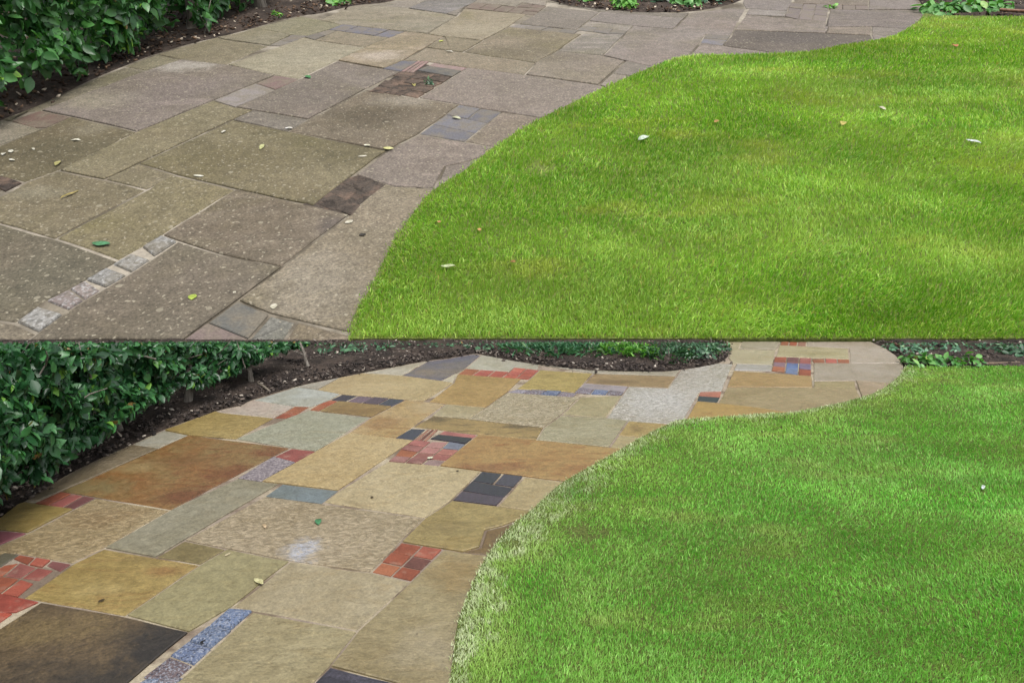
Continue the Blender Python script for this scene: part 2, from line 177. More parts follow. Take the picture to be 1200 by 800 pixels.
  ('brick', 'leftplum', '#8e5058', 'brick', [(-2.175, 3.224), (-2.122, 3.333), (-2.237, 3.355), (-2.327, 3.345), (-2.189, 3.196)], {}),
  ('stone_slab', 'lefttex', '#ab976f', 'texture', [(-2.135, 3.102), (-2.064, 3.15), (-1.779, 3.07), (-1.718, 3.196), (-1.594, 3.563), (-2.02, 3.701), (-2.055, 3.573), (-2.122, 3.333), (-2.219, 3.133)], {'spots': [(-1.877, 3.487, 0.195, 0.127, '#8c6a3c', 0.45)]}),
  ('paver', 'leftgrey', '#6f6a58', 'smooth', [(-2.052, 3.047), (-2.039, 3.143), (-2.109, 3.158), (-2.13, 3.106), (-2.119, 3.037)], {}),
  ('brick', 'lbrick', '#a85a3c', 'brick', [(-1.951, 3.056), (-1.958, 3.12), (-2.039, 3.143), (-2.044, 3.105)], {}),
  ('brick', 'lbrick', '#b55e48', 'brick', [(-1.879, 3.033), (-1.878, 3.098), (-1.958, 3.12), (-1.951, 3.056)], {}),
  ('brick', 'lbrick', '#85504c', 'brick', [(-1.79, 3.003), (-1.779, 3.07), (-1.878, 3.098), (-1.879, 3.052)], {}),
  ('brick', 'lbrick', '#96584e', 'brick', [(-1.917, 2.955), (-1.903, 3.041), (-1.998, 3.081), (-1.995, 2.969)], {}),
  ('brick', 'lbrick', '#a5584c', 'brick', [(-1.833, 2.936), (-1.822, 3.021), (-1.903, 3.041), (-1.917, 2.955)], {}),
  ('brick', 'lbrick', '#a85a3c', 'brick', [(-1.995, 2.969), (-1.998, 3.081), (-2.05, 3.057), (-2.063, 2.984)], {}),
  ('brick', 'lbrick', '#b45a44', 'brick', [(-1.841, 2.82), (-1.84, 2.921), (-1.917, 2.955), (-1.923, 2.844)], {}),
  ('brick', 'lbrick', '#a85a3c', 'brick', [(-1.923, 2.844), (-1.917, 2.955), (-2.008, 2.972), (-2.008, 2.872)], {}),
  ('brick', 'lbrick', '#ab4c3a', 'brick', [(-1.783, 2.721), (-1.74, 2.791), (-1.958, 2.856), (-1.896, 2.696)], {}),
  ('brick', 'lbrick', '#b5503a', 'brick', [(-1.803, 2.64), (-1.791, 2.719), (-1.91, 2.732), (-1.836, 2.575)], {}),
]
UPPER_PIECES = [
  ('stone_slab', 'oxide', '#867b73', 'old', [(-2.229, 3.752), (-1.798, 3.533), (-1.598, 4.01), (-1.397, 4.491), (-1.756, 4.723), (-2.085, 4.836), (-2.194, 4.59), (-2.433, 3.846)], {'spots': [(-2.006, 4.674, 0.198, 0.137, '#b0a99d', 0.75), (-2.187, 4.006, 0.251, 0.182, '#9b927b', 0.65), (-1.904, 4.095, 0.325, 0.29, '#7b6f6b', 0.5)]}),
  ('stone_slab', 'white', '#857e68', 'old', [(-2.194, 4.59), (-2.085, 4.836), (-2.283, 4.966), (-2.367, 4.674)], {}),
  ('stone_slab', 'yellow', '#857c66', 'old', [(-2.085, 4.836), (-1.756, 4.723), (-1.628, 5.188), (-2.002, 5.374), (-2.059, 5.425), (-2.283, 4.966)], {}),
  ('stone_slab', 'whitepink', '#8b8470', 'old', [(-2.002, 5.374), (-1.628, 5.188), (-1.552, 5.492), (-1.873, 5.718), (-1.924, 5.573), (-2.059, 5.425)], {}),
  ('stone_slab', 'bluewhite', '#8c866f', 'old', [(-1.552, 5.492), (-1.448, 5.426), (-1.437, 5.468), (-1.325, 5.65), (-1.262, 5.8), (-1.479, 5.994), (-1.641, 6.092), (-1.873, 5.718)], {}),
  ('brick', 'soldier', '#8f867a', 'oldbrick', [(-1.546, 5.181), (-1.487, 5.283), (-1.59, 5.337), (-1.628, 5.188)], {}),
  ('brick', 'soldier', '#867d76', 'oldbrick', [(-1.487, 5.283), (-1.437, 5.468), (-1.552, 5.492), (-1.59, 5.337)], {}),
  ('brick', 'soldier2', '#7e766c', 'oldbrick', [(-1.359, 5.344), (-1.313, 5.476), (-1.389, 5.546), (-1.448, 5.426)], {}),
  ('brick', 'soldier2', '#8a8178', 'oldbrick', [(-1.313, 5.476), (-1.262, 5.62), (-1.325, 5.65), (-1.389, 5.546)], {}),
  ('stone_slab', 'greygreen', '#948d78', 'old', [(-1.397, 4.491), (-1.237, 4.417), (-1.096, 4.813), (-0.977, 5.146), (-1.359, 5.344), (-1.448, 5.426), (-1.546, 5.181), (-1.756, 4.723)], {'spots': [(-1.367, 4.935, 0.328, 0.264, '#a09882', 0.45)]}),
  ('paver', 'bluerow', '#77747f', 'oldpaver', [(-1.202, 5.591), (-1.131, 5.761), (-1.256, 5.816), (-1.325, 5.65)], {}),
  ('paver', 'bluerow', '#77747f', 'oldpaver', [(-1.083, 5.533), (-1.009, 5.707), (-1.131, 5.761), (-1.202, 5.591)], {}),
  ('paver', 'bluerow', '#77747f', 'oldpaver', [(-0.966, 5.476), (-0.889, 5.653), (-1.009, 5.707), (-1.083, 5.533)], {}),
  ('paver', 'bluerow', '#77747f', 'oldpaver', [(-0.852, 5.42), (-0.77, 5.601), (-0.889, 5.653), (-0.966, 5.476)], {}),
  ('stone_slab', 'smallbrown', '#8a806c', 'old', [(-0.977, 5.146), (-0.852, 5.42), (-1.262, 5.62), (-1.359, 5.344)], {}),
  ('stone_slab', 'creamtop', '#918977', 'old', [(-1.262, 5.8), (-1.256, 5.816), (-0.77, 5.601), (-0.633, 5.546), (-0.602, 5.526), (-0.426, 6.106), (-0.52, 6.19), (-0.841, 6.407), (-1.174, 6.536), (-1.352, 6.379), (-1.464, 5.982)], {}),
  ('stone_slab', 'triangle', '#8f867a', 'old', [(-0.841, 6.407), (-0.651, 6.975), (-1.174, 6.536)], {}),
  ('stone_slab', 'purple', '#7f7a76', 'old', [(-0.52, 6.19), (-0.392, 6.415), (-0.323, 6.622), (-0.178, 7.187), (-0.25, 7.235), (-0.473, 7.068), (-0.651, 6.975), (-0.841, 6.407)], {}),
  ('stone_slab', 'creamsliver', '#8a8178', 'old', [(-0.426, 6.106), (-0.392, 6.415), (-0.323, 6.622), (-0.52, 6.19)], {}),
  ('stone_slab', 'midbrown', '#9b8d78', 'old', [(-0.773, 4.628), (-0.679, 4.815), (-0.572, 5.145), (-0.476, 5.443), (-0.602, 5.526), (-0.633, 5.546), (-0.77, 5.601), (-0.852, 5.42), (-0.977, 5.146), (-1.096, 4.813)], {'spots': [(-0.844, 4.914, 0.207, 0.128, '#b8aa98', 0.75)]}),
  ('stone_slab', 'largecream', '#80766c', 'old', [(-1.337, 3.853), (-1.02, 3.713), (-0.813, 4.219), (-0.667, 4.574), (-0.773, 4.628), (-1.096, 4.813), (-1.237, 4.417), (-1.444, 3.902)], {'spots': [(-1.122, 4.126, 0.234, 0.225, '#6e645a', 0.5)]}),
  ('brick', 'halfbrick', '#8f716a', 'oldbrick', [(-1.32, 4.211), (-1.237, 4.417), (-1.397, 4.491), (-1.464, 4.33)], {}),
  ('paver', 'granite', '#988e88', 'oldpaver', [(-1.444, 3.902), (-1.32, 4.211), (-1.464, 4.33), (-1.598, 4.01)], {}),
  ('stone_slab', 'greyslab', '#81785f', 'old', [(-1.687, 2.964), (-1.622, 3.137), (-1.395, 3.707), (-1.337, 3.853), (-1.444, 3.902), (-1.598, 4.01), (-1.798, 3.533), (-1.927, 3.06)], {}),
  ('paver', 'bluegrey', '#7d766c', 'old', [(-1.077, 3.541), (-1.02, 3.713), (-1.337, 3.853), (-1.395, 3.707)], {}),
  ('stone_slab', 'texlarge', '#7b7258', 'old', [(-1.439, 3.03), (-1.407, 3.011), (-1.112, 2.867), (-0.802, 2.726), (-0.763, 2.709), (-0.661, 3.017), (-0.566, 3.286), (-1.077, 3.541), (-1.395, 3.707), (-1.622, 3.137)], {'spots': [(-1.242, 3.198, 0.339, 0.233, '#6f6444', 0.55), (-0.823, 3.008, 0.215, 0.131, '#8b8062', 0.45)]}),
  ('stone_slab', 'cream2', '#786d5c', 'old', [(-0.566, 3.286), (-0.441, 3.505), (-0.277, 3.939), (-0.506, 4.057), (-0.813, 4.219), (-1.02, 3.713), (-1.077, 3.541)], {'spots': [(-0.735, 3.77, 0.259, 0.221, '#574c38', 0.7), (-0.547, 4.006, 0.228, 0.105, '#9c9282', 0.6)]}),
  ('stone_slab', 'slab3', '#857b64', 'old', [(-1.471, 2.865), (-1.407, 3.011), (-1.439, 3.03), (-1.622, 3.137), (-1.687, 2.964)], {}),
  ('stone_slab', 'greenbrown', '#857a70', 'old', [(-0.521, 2.922), (-0.475, 2.892), (-0.395, 2.886), (-0.313, 2.88), (-0.288, 3.108), (-0.204, 3.149), (-0.128, 3.215), (0.009, 3.289), (-0.222, 3.4), (-0.441, 3.505), (-0.566, 3.286), (-0.661, 3.017)], {}),
  ('stone_slab', 'spall', '#837a70', 'old', [(-0.272, 2.828), (-0.032, 2.896), (0.048, 3.271), (0.009, 3.289), (-0.128, 3.215), (-0.204, 3.149), (-0.288, 3.108), (-0.313, 2.88), (-0.395, 2.886)], {}),
  ('stone_slab', 'blackright', '#857a6e', 'old', [(0.009, 3.289), (0.048, 3.271), (0.088, 3.252), (0.315, 3.636), (0.169, 3.721), (-0.053, 3.827), (-0.222, 3.4)], {}),
  ('paver', 'black', '#77757c', 'oldpaver', [(-0.222, 3.4), (-0.177, 3.514), (-0.39, 3.64), (-0.441, 3.505)], {}),
  ('paver', 'black', '#77757c', 'oldpaver', [(-0.177, 3.514), (-0.12, 3.658), (-0.336, 3.783), (-0.39, 3.64)], {}),
  ('paver', 'black', '#77757c', 'oldpaver', [(-0.224, 3.718), (-0.164, 3.882), (-0.277, 3.939), (-0.336, 3.783)], {}),
  ('paver', 'black', '#77757c', 'oldpaver', [(-0.12, 3.658), (-0.053, 3.827), (-0.164, 3.882), (-0.224, 3.718)], {}),
  ('stone_slab', 'orange', '#877c72', 'old', [(-0.277, 3.939), (-0.053, 3.827), (0.169, 3.721), (0.315, 3.636), (0.397, 3.589), (0.749, 4.149), (0.555, 4.211), (0.494, 4.292), (0.078, 4.498), (-0.275, 4.65), (-0.506, 4.057)], {}),
  ('paver', 'bluebrick', '#6d6b74', 'oldpaver', [(-0.667, 4.574), (-0.591, 4.807), (-0.691, 4.815), (-0.789, 4.638)], {}),
  ('brick', 'soldier3', '#a5807a', 'oldbrick', [(-0.639, 4.563), (-0.566, 4.799), (-0.591, 4.807), (-0.667, 4.574)], {}),
  ('brick', 'soldier3', '#a5807a', 'oldbrick', [(-0.613, 4.551), (-0.541, 4.791), (-0.566, 4.799), (-0.639, 4.563)], {}),
  ('brick', 'soldier3', '#a5807a', 'oldbrick', [(-0.587, 4.54), (-0.517, 4.784), (-0.541, 4.791), (-0.613, 4.551)], {}),
  ('paver', 'blackbar', '#6c6a66', 'oldpaver', [(-0.35, 4.456), (-0.303, 4.579), (-0.519, 4.687), (-0.573, 4.589)], {}),
  ('brick', 'redbar', '#a58680', 'oldbrick', [(-0.303, 4.579), (-0.275, 4.65), (-0.485, 4.766), (-0.519, 4.687)], {}),
  ('stone_slab', 'tanstrip', '#8e8370', 'old', [(-0.517, 4.784), (-0.275, 4.65), (0.078, 4.498), (0.147, 4.764), (-0.321, 5.022), (-0.572, 5.145), (-0.679, 4.815)], {}),
  ('stone_slab', 'creamsmall', '#877c66', 'old', [(-0.321, 5.022), (-0.199, 5.323), (-0.474, 5.442), (-0.476, 5.443), (-0.572, 5.145)], {}),
  ('stone_slab', 'tanyellow', '#938872', 'old', [(-0.474, 5.442), (-0.476, 5.443), (-0.199, 5.323), (-0.028, 5.738), (0.113, 6.176), (-0.392, 6.415), (-0.426, 6.106), (-0.602, 5.526)], {'spots': [(-0.247, 5.647, 0.37, 0.222, '#a0957c', 0.6)]}),
  ('brick', 'redtop', '#80695a', 'oldbrick', [(-0.273, 6.359), (-0.2, 6.565), (-0.323, 6.622), (-0.392, 6.415)], {}),
  ('brick', 'redtop', '#80695a', 'oldbrick', [(-0.155, 6.303), (-0.082, 6.51), (-0.2, 6.565), (-0.273, 6.359)], {}),
  ('brick', 'redtop', '#80695a', 'oldbrick', [(-0.039, 6.248), (0.036, 6.455), (-0.082, 6.51), (-0.155, 6.303)], {}),
  ('brick', 'redtop2', '#80695a', 'oldbrick', [(0.066, 6.198), (0.104, 6.308), (-0.002, 6.352), (-0.039, 6.248)], {}),
  ('brick', 'redtop2', '#80695a', 'oldbrick', [(0.171, 6.148), (0.208, 6.26), (0.104, 6.308), (0.066, 6.198)], {}),
  ('brick', 'redtop2', '#80695a', 'oldbrick', [(0.104, 6.308), (0.142, 6.424), (0.036, 6.455), (-0.002, 6.352)], {}),
  ('brick', 'redtop2', '#80695a', 'oldbrick', [(0.208, 6.26), (0.246, 6.373), (0.142, 6.424), (0.104, 6.308)], {}),
  ('brick', 'redtop2', '#80695a', 'oldbrick', [(0.142, 6.424), (0.183, 6.544), (0.08, 6.612), (0.036, 6.455)], {}),
  ('brick', 'redtop2', '#80695a', 'oldbrick', [(0.246, 6.373), (0.281, 6.479), (0.183, 6.544), (0.142, 6.424)], {}),
  ('stone_slab', 'creamtop2', '#8f867a', 'old', [(0.036, 6.455), (0.08, 6.612), (0.281, 6.479), (0.303, 6.687), (0.084, 6.903), (-0.093, 7.117), (-0.178, 7.187), (-0.323, 6.622)], {}),
  ('stone_slab', 'yellow2', '#837a70', 'old', [(0.469, 5.641), (0.581, 5.951), (0.703, 6.267), (0.281, 6.479), (0.171, 6.148), (0.051, 5.834)], {}),
  ('stone_slab', 'edge2', '#7e766c', 'old', [(0.703, 6.267), (1.32, 6.03), (1.406, 6.239), (1.245, 6.21), (0.947, 6.283), (0.685, 6.396), (0.422, 6.578), (0.303, 6.687)], {'spots': [(0.127, 5.84, 0.381, 0.116, '#b8b2ae', 0.7)]}),
  ('stone_slab', 'brown2', '#867d76', 'old', [(0.892, 5.773), (1.172, 5.666), (1.32, 6.03), (0.703, 6.267), (0.581, 5.951)], {}),
  ('paver', 'plumrow', '#8a8178', 'oldpaver', [(0.09, 5.682), (0.159, 5.784), (0.051, 5.834), (-0.028, 5.738)], {}),
  ('paver', 'plumrow', '#837a70', 'oldpaver', [(0.206, 5.628), (0.268, 5.733), (0.159, 5.784), (0.09, 5.682)], {}),
  ('paver', 'plumrow', '#7e766c', 'oldpaver', [(0.322, 5.573), (0.377, 5.683), (0.268, 5.733), (0.206, 5.628)], {}),
  ('paver', 'plumrow', '#7e766c', 'oldpaver', [(0.439, 5.519), (0.483, 5.635), (0.377, 5.683), (0.322, 5.573)], {}),
  ('paver', 'plum2', '#8d857c', 'old', [(0.829, 5.601), (0.892, 5.773), (0.581, 5.951), (0.524, 5.794)], {}),
  ('paver', 'plumrow2', '#8d857c', 'oldpaver', [(0.577, 5.594), (0.627, 5.728), (0.524, 5.794), (0.469, 5.641)], {}),
  ('paver', 'plumrow2', '#8a8178', 'oldpaver', [(0.684, 5.516), (0.729, 5.664), (0.627, 5.728), (0.577, 5.594)], {}),
  ('paver', 'plumrow2', '#7e766c', 'oldpaver', [(0.797, 5.513), (0.829, 5.601), (0.729, 5.664), (0.684, 5.516)], {}),
  ('stone_slab', 'cream3', '#8a7f6c', 'old', [(0.147, 4.764), (0.295, 5.047), (0.493, 5.521), (0.439, 5.519), (-0.028, 5.738), (-0.199, 5.323), (-0.321, 5.022)], {'spots': [(0.0, 5.042, 0.279, 0.18, '#6b6148', 0.55)]}),
  ('stone_slab', 'greenish', '#908880', 'old', [(0.583, 4.933), (0.797, 5.513), (0.493, 5.521), (0.295, 5.047)], {'spots': [(0.243, 5.567, 0.243, 0.133, '#b5b0ac', 0.6)]}),
  ('stone_slab', 'greygreen2', '#8f8478', 'old', [(0.494, 4.292), (0.59, 4.531), (0.708, 4.805), (0.583, 4.933), (0.295, 5.047), (0.147, 4.764), (0.078, 4.498)], {'spots': [(0.27, 4.873, 0.216, 0.126, '#6b604c', 0.5)]}),
  ('stone_slab', 'texwhite', '#8a8078', 'old', [(0.708, 4.805), (0.95, 4.558), (1.098, 4.664), (1.071, 4.787), (1.279, 5.268), (1.371, 5.512), (1.536, 5.468), (1.605, 5.648), (1.889, 6.382), (1.765, 6.428), (1.591, 6.322), (1.406, 6.239), (1.32, 6.03), (1.172, 5.666), (0.892, 5.773), (0.797, 5.513), (0.583, 4.933)], {}),
  ('stone_slab', 'smallyellow', '#8a8178', 'old', [(0.952, 4.354), (1.185, 4.622), (1.098, 4.664), (0.988, 4.716), (0.708, 4.805), (0.59, 4.531)], {}),
  ('stone_slab', 'smallcream', '#8f867a', 'old', [(0.555, 4.211), (0.715, 3.997), (0.952, 4.354), (0.59, 4.531), (0.494, 4.292)], {}),
  ('brick', 'notchred', '#837a70', 'oldbrick', [(1.477, 5.337), (1.536, 5.468), (1.371, 5.512), (1.328, 5.397)], {}),
  ('paver', 'notchblack', '#86838e', 'oldpaver', [(1.409, 5.187), (1.477, 5.337), (1.328, 5.397), (1.279, 5.268)], {}),
  ('stone_slab', 'paleedge', '#857c76', 'old', [(1.917, 6.394), (2.199, 6.308), (2.334, 6.609), (2.438, 6.9), (2.132, 6.996), (2.297, 7.414), (2.181, 7.437), (2.072, 7.158), (2.025, 6.927), (1.925, 6.645), (1.889, 6.382)], {}),
  ('stone_slab', 'palefar', '#857c76', 'old', [(2.132, 6.996), (2.438, 6.9), (2.539, 7.105), (2.649, 7.349), (2.297, 7.414)], {}),
  ('paver', 'palegrey', '#8c847c', 'old', [(2.115, 6.102), (2.199, 6.308), (1.917, 6.394), (1.825, 6.164)], {}),
  ('brick', 'cross', '#857670', 'oldbrick', [(2.185, 5.995), (2.267, 6.203), (2.179, 6.259), (2.115, 6.102)], {}),
  ('brick', 'cross', '#857670', 'oldbrick', [(2.275, 5.953), (2.354, 6.15), (2.267, 6.203), (2.185, 5.995)], {}),
  ('brick', 'cross', '#857670', 'oldbrick', [(2.365, 5.911), (2.441, 6.102), (2.354, 6.15), (2.275, 5.953)], {}),
  ('brick', 'cross', '#857670', 'oldbrick', [(2.267, 6.203), (2.339, 6.383), (2.249, 6.431), (2.179, 6.259)], {}),
  ('brick', 'cross', '#857670', 'oldbrick', [(2.354, 6.15), (2.429, 6.338), (2.339, 6.383), (2.267, 6.203)], {}),
  ('brick', 'cross', '#857670', 'oldbrick', [(2.441, 6.102), (2.518, 6.297), (2.429, 6.338), (2.354, 6.15)], {}),
  ('brick', 'cross', '#857670', 'oldbrick', [(2.339, 6.383), (2.424, 6.593), (2.322, 6.612), (2.249, 6.431)], {}),
  ('brick', 'cross', '#857670', 'oldbrick', [(2.429, 6.338), (2.521, 6.572), (2.424, 6.593), (2.339, 6.383)], {}),
  ('brick', 'cross', '#857670', 'oldbrick', [(2.518, 6.297), (2.618, 6.55), (2.521, 6.572), (2.429, 6.338)], {}),
  ('stone_slab', 'creamfar', '#7f7469', 'old', [(2.919, 6.486), (3.108, 6.932), (2.753, 7.016), (2.539, 7.105), (2.334, 6.609)], {}),
  ('brick', 'redfar', '#7b6e66', 'oldbrick', [(2.614, 7.074), (2.723, 7.337), (2.649, 7.349), (2.539, 7.105)], {}),
  ('brick', 'redfar', '#7b6e66', 'oldbrick', [(2.682, 7.045), (2.799, 7.327), (2.723, 7.337), (2.614, 7.074)], {}),
  ('brick', 'redfar', '#7b6e66', 'oldbrick', [(2.753, 7.016), (2.88, 7.319), (2.799, 7.327), (2.682, 7.045)], {}),
  ('stone_slab', 'palefar2', '#857b74', 'old', [(3.108, 6.932), (2.919, 6.486), (2.861, 6.349), (3.305, 6.356), (3.407, 6.662), (3.452, 6.91), (3.458, 7.328), (2.88, 7.319), (2.753, 7.016)], {}),
  ('brick', 'redline', '#857468', 'oldbrick', [(2.656, 6.35), (2.722, 6.528), (2.618, 6.55), (2.554, 6.351)], {}),
  ('brick', 'redline', '#857468', 'oldbrick', [(2.759, 6.349), (2.819, 6.507), (2.722, 6.528), (2.656, 6.35)], {}),
  ('brick', 'redline', '#857468', 'oldbrick', [(2.861, 6.349), (2.919, 6.486), (2.819, 6.507), (2.759, 6.349)], {}),
  ('stone_slab', 'orangefar', '#8a7f76', 'old', [(2.232, 5.545), (2.308, 5.736), (2.365, 5.911), (1.825, 6.164), (1.605, 5.648)], {}),
  ('stone_slab', 'tanfar', '#6f655c', 'old', [(1.607, 5.064), (1.854, 4.875), (2.216, 4.84), (2.451, 5.23), (2.53, 5.485), (2.232, 5.545), (1.605, 5.648), (1.536, 5.468), (1.409, 5.187)], {'spots': [(1.959, 5.415, 0.368, 0.232, '#5b524b', 0.75)]}),
  ('stone_slab', 'yellowedge', '#8a8078', 'old', [(0.97, 4.427), (1.821, 4.563), (1.854, 4.875), (1.607, 5.064), (1.409, 5.187), (1.279, 5.268), (1.071, 4.787)], {}),
  ('stone_slab', 'rightslab', '#807670', 'old', [(2.308, 5.736), (2.64, 5.753), (2.895, 5.685), (3.075, 5.911), (3.221, 6.146), (3.305, 6.356), (2.861, 6.349), (2.554, 6.351), (2.365, 5.911), (2.232, 5.545)], {}),
  ('stone_slab', 'righttan', '#85796c', 'old', [(2.53, 5.485), (2.64, 5.753), (2.308, 5.736), (2.232, 5.545)], {}),
  ('stone_slab', 'rightcut', '#8a8078', 'old', [(2.53, 5.485), (2.451, 5.23), (2.492, 4.938), (3.095, 5.636), (2.895, 5.685), (2.64, 5.753)], {}),
  ('brick', 'leftred', '#7b5e50', 'oldbrick', [(-2.403, 3.635), (-2.364, 3.814), (-2.433, 3.846), (-2.49, 3.687)], {}),
  ('brick', 'leftred', '#7b5e50', 'oldbrick', [(-2.32, 3.586), (-2.296, 3.783), (-2.364, 3.814), (-2.403, 3.635)], {}),
  ('brick', 'leftred', '#7b5e50', 'oldbrick', [(-2.266, 3.591), (-2.229, 3.752), (-2.296, 3.783), (-2.32, 3.586)], {}),
  ('stone_slab', 'lefttex', '#6f664f', 'old', [(-2.355, 2.999), (-2.283, 3.054), (-2.001, 2.937), (-1.938, 3.042), (-1.927, 3.06), (-1.798, 3.533), (-2.229, 3.752), (-2.266, 3.591), (-2.349, 3.35), (-2.359, 3.32), (-2.396, 3.188), (-2.437, 3.042)], {'spots': [(-2.086, 3.3, 0.232, 0.153, '#575038', 0.6), (-2.028, 3.581, 0.166, 0.099, '#8f8670', 0.5)]}),
  ('stone_slab', 'edgestrip', '#7d7664', 'old', [(-2.49, 3.687), (-2.504, 3.817), (-2.433, 3.846), (-2.194, 4.59), (-2.367, 4.674), (-2.431, 4.42), (-2.461, 4.141), (-2.494, 3.878), (-2.55, 3.702)], {}),
  ('stone_slab', 'dark', '#716a5a', 'old', [(-1.672, 1.943), (-1.618, 1.939), (-1.512, 1.93), (-1.46, 1.919), (-1.434, 2.037), (-1.372, 2.157), (-1.322, 2.289), (-1.619, 2.442), (-1.881, 2.558), (-1.971, 2.406)], {'spots': [(-1.504, 2.201, 0.167, 0.174, '#66614f', 0.5)]}),
  ('stone_slab', 'beige', '#786e5f', 'old', [(-1.178, 2.426), (-0.989, 2.325), (-0.762, 2.247), (-0.61, 2.642), (-0.763, 2.709), (-0.802, 2.726), (-1.112, 2.867), (-1.252, 2.465)], {'spots': [(-0.651, 2.551, 0.081, 0.099, '#5f5550', 0.65), (-0.945, 2.572, 0.22, 0.131, '#6b5f4a', 0.5)]}),
  ('stone_slab', 'bottommid', '#776e60', 'old', [(-1.374, 1.827), (-0.935, 1.827), (-0.845, 2.036), (-0.762, 2.247), (-0.989, 2.325), (-1.178, 2.426), (-1.254, 2.192), (-1.332, 2.014), (-1.365, 1.871)], {'spots': [(-1.133, 2.046, 0.237, 0.112, '#6a604f', 0.55)]}),
  ('stone_slab', 'bottomright', '#8a7f6c', 'old', [(-0.726, 1.962), (-0.635, 1.928), (-0.464, 1.864), (-0.389, 1.848), (-0.365, 1.843), (-0.232, 2.315), (-0.272, 2.828), (-0.276, 2.878), (-0.313, 2.88), (-0.395, 2.886), (-0.475, 2.892), (-0.521, 2.922), (-0.583, 2.757), (-0.61, 2.642), (-0.762, 2.247), (-0.845, 2.036)], {'spots': [(-0.629, 2.148, 0.164, 0.228, '#9a9080', 0.5)]}),
  ('sett', 'setts', '#9a9790', 'oldsett', [(-1.214, 2.316), (-1.178, 2.426), (-1.252, 2.465), (-1.286, 2.38)], {}),
  ('sett', 'setts', '#9a9790', 'oldsett', [(-1.247, 2.211), (-1.221, 2.293), (-1.304, 2.337), (-1.333, 2.261)], {}),
  ('sett', 'setts', '#9a9790', 'oldsett', [(-1.287, 2.117), (-1.254, 2.192), (-1.342, 2.237), (-1.372, 2.157)], {}),
  ('sett', 'setts', '#9a9790', 'oldsett', [(-1.365, 1.871), (-1.343, 1.965), (-1.441, 2.004), (-1.46, 1.919)], {}),
  ('sett', 'setts', '#9a8a82', 'oldsett', [(-1.318, 2.044), (-1.294, 2.101), (-1.372, 2.157), (-1.398, 2.106)], {}),
  ('sett', 'setts', '#90807a', 'oldsett', [(-1.338, 1.987), (-1.318, 2.044), (-1.398, 2.106), (-1.434, 2.037)], {}),
  ('stone_slab', 'lowslab', '#7d7464', 'old', [(-1.582, 1.827), (-1.374, 1.827), (-1.365, 1.871), (-1.46, 1.919), (-1.512, 1.93), (-1.618, 1.939)], {}),
  ('paver', 'greycorner', '#74736c', 'oldpaver', [(-0.751, 1.838), (-0.726, 1.962), (-0.845, 2.036), (-0.895, 1.919)], {}),
  ('brick', 'pinkcorner', '#8f7a72', 'oldbrick', [(-0.754, 1.827), (-0.751, 1.838), (-0.895, 1.919), (-0.935, 1.827)], {}),
  ('stone_slab', 'greycorner2', '#7a7870', 'old', [(-0.754, 1.827), (-0.647, 1.827), (-0.635, 1.928), (-0.726, 1.962), (-0.751, 1.838)], {}),
  ('stone_slab', 'cornerslab', '#85796a', 'old', [(-0.392, 1.827), (-0.389, 1.848), (-0.464, 1.864), (-0.635, 1.928), (-0.647, 1.827)], {}),
  ('stone_slab', 'leftold', '#8c8474', 'old', [(-2.396, 3.188), (-2.359, 3.32), (-2.349, 3.35), (-2.273, 3.571), (-2.49, 3.687), (-2.55, 3.702), (-2.59, 3.487)], {}),
  ('stone_slab', 'leftdark2', '#7d735c', 'old', [(-1.619, 2.442), (-1.471, 2.865), (-1.687, 2.964), (-1.927, 3.06), (-1.938, 3.042), (-2.001, 2.937), (-2.011, 2.836), (-2.051, 2.733), (-2.06, 2.643), (-1.881, 2.558)], {'spots': [(-1.909, 2.836, 0.136, 0.084, '#8f8872', 0.5)]}),
  ('stone_slab', 'green', '#857b60', 'old', [(-1.322, 2.289), (-1.252, 2.465), (-1.112, 2.867), (-1.407, 3.011), (-1.439, 3.03), (-1.471, 2.865), (-1.619, 2.442)], {}),
  ('dirt_fill', 'dirt', '#5d4e40', 'rubble', [(-0.509, 4.06), (-0.351, 4.452), (-0.296, 4.592), (-0.587, 4.776), (-0.665, 4.567), (-0.795, 4.179)], {}),
  ('dirt_fill', 'dirt', '#65574a', 'rubble', [(-0.715, 2.673), (-0.597, 2.636), (-0.544, 2.828), (-0.497, 2.929), (-0.654, 3.026), (-0.724, 2.964), (-0.817, 2.718)], {}),
  ('brick', 'six', '#6a5a4c', 'rubble', [(-0.681, 2.673), (-0.645, 2.764), (-0.732, 2.815), (-0.765, 2.723)], {}),
  ('brick', 'six', '#6a5a4c', 'rubble', [(-0.599, 2.624), (-0.56, 2.717), (-0.645, 2.764), (-0.681, 2.673)], {}),
  ('brick', 'six', '#6a5a4c', 'rubble', [(-0.645, 2.764), (-0.607, 2.861), (-0.698, 2.913), (-0.732, 2.815)], {}),
  ('brick', 'six', '#6a5a4c', 'rubble', [(-0.607, 2.861), (-0.566, 2.965), (-0.661, 3.017), (-0.698, 2.913)], {}),
  ('brick', 'nine', '#74604f', 'rubble', [(-0.698, 4.132), (-0.665, 4.23), (-0.765, 4.27), (-0.797, 4.171)], {}),
  ('brick', 'nine', '#74604f', 'rubble', [(-0.603, 4.095), (-0.568, 4.191), (-0.665, 4.23), (-0.698, 4.132)], {}),
  ('brick', 'nine', '#74604f', 'rubble', [(-0.506, 4.057), (-0.471, 4.147), (-0.568, 4.191), (-0.603, 4.095)], {}),
  ('brick', 'nine', '#74604f', 'rubble', [(-0.665, 4.23), (-0.631, 4.326), (-0.74, 4.395), (-0.765, 4.27)], {}),
  ('brick', 'nine', '#74604f', 'rubble', [(-0.471, 4.147), (-0.432, 4.245), (-0.531, 4.286), (-0.568, 4.191)], {}),
  ('brick', 'nine', '#74604f', 'rubble', [(-0.531, 4.286), (-0.493, 4.386), (-0.596, 4.425), (-0.631, 4.326)], {}),
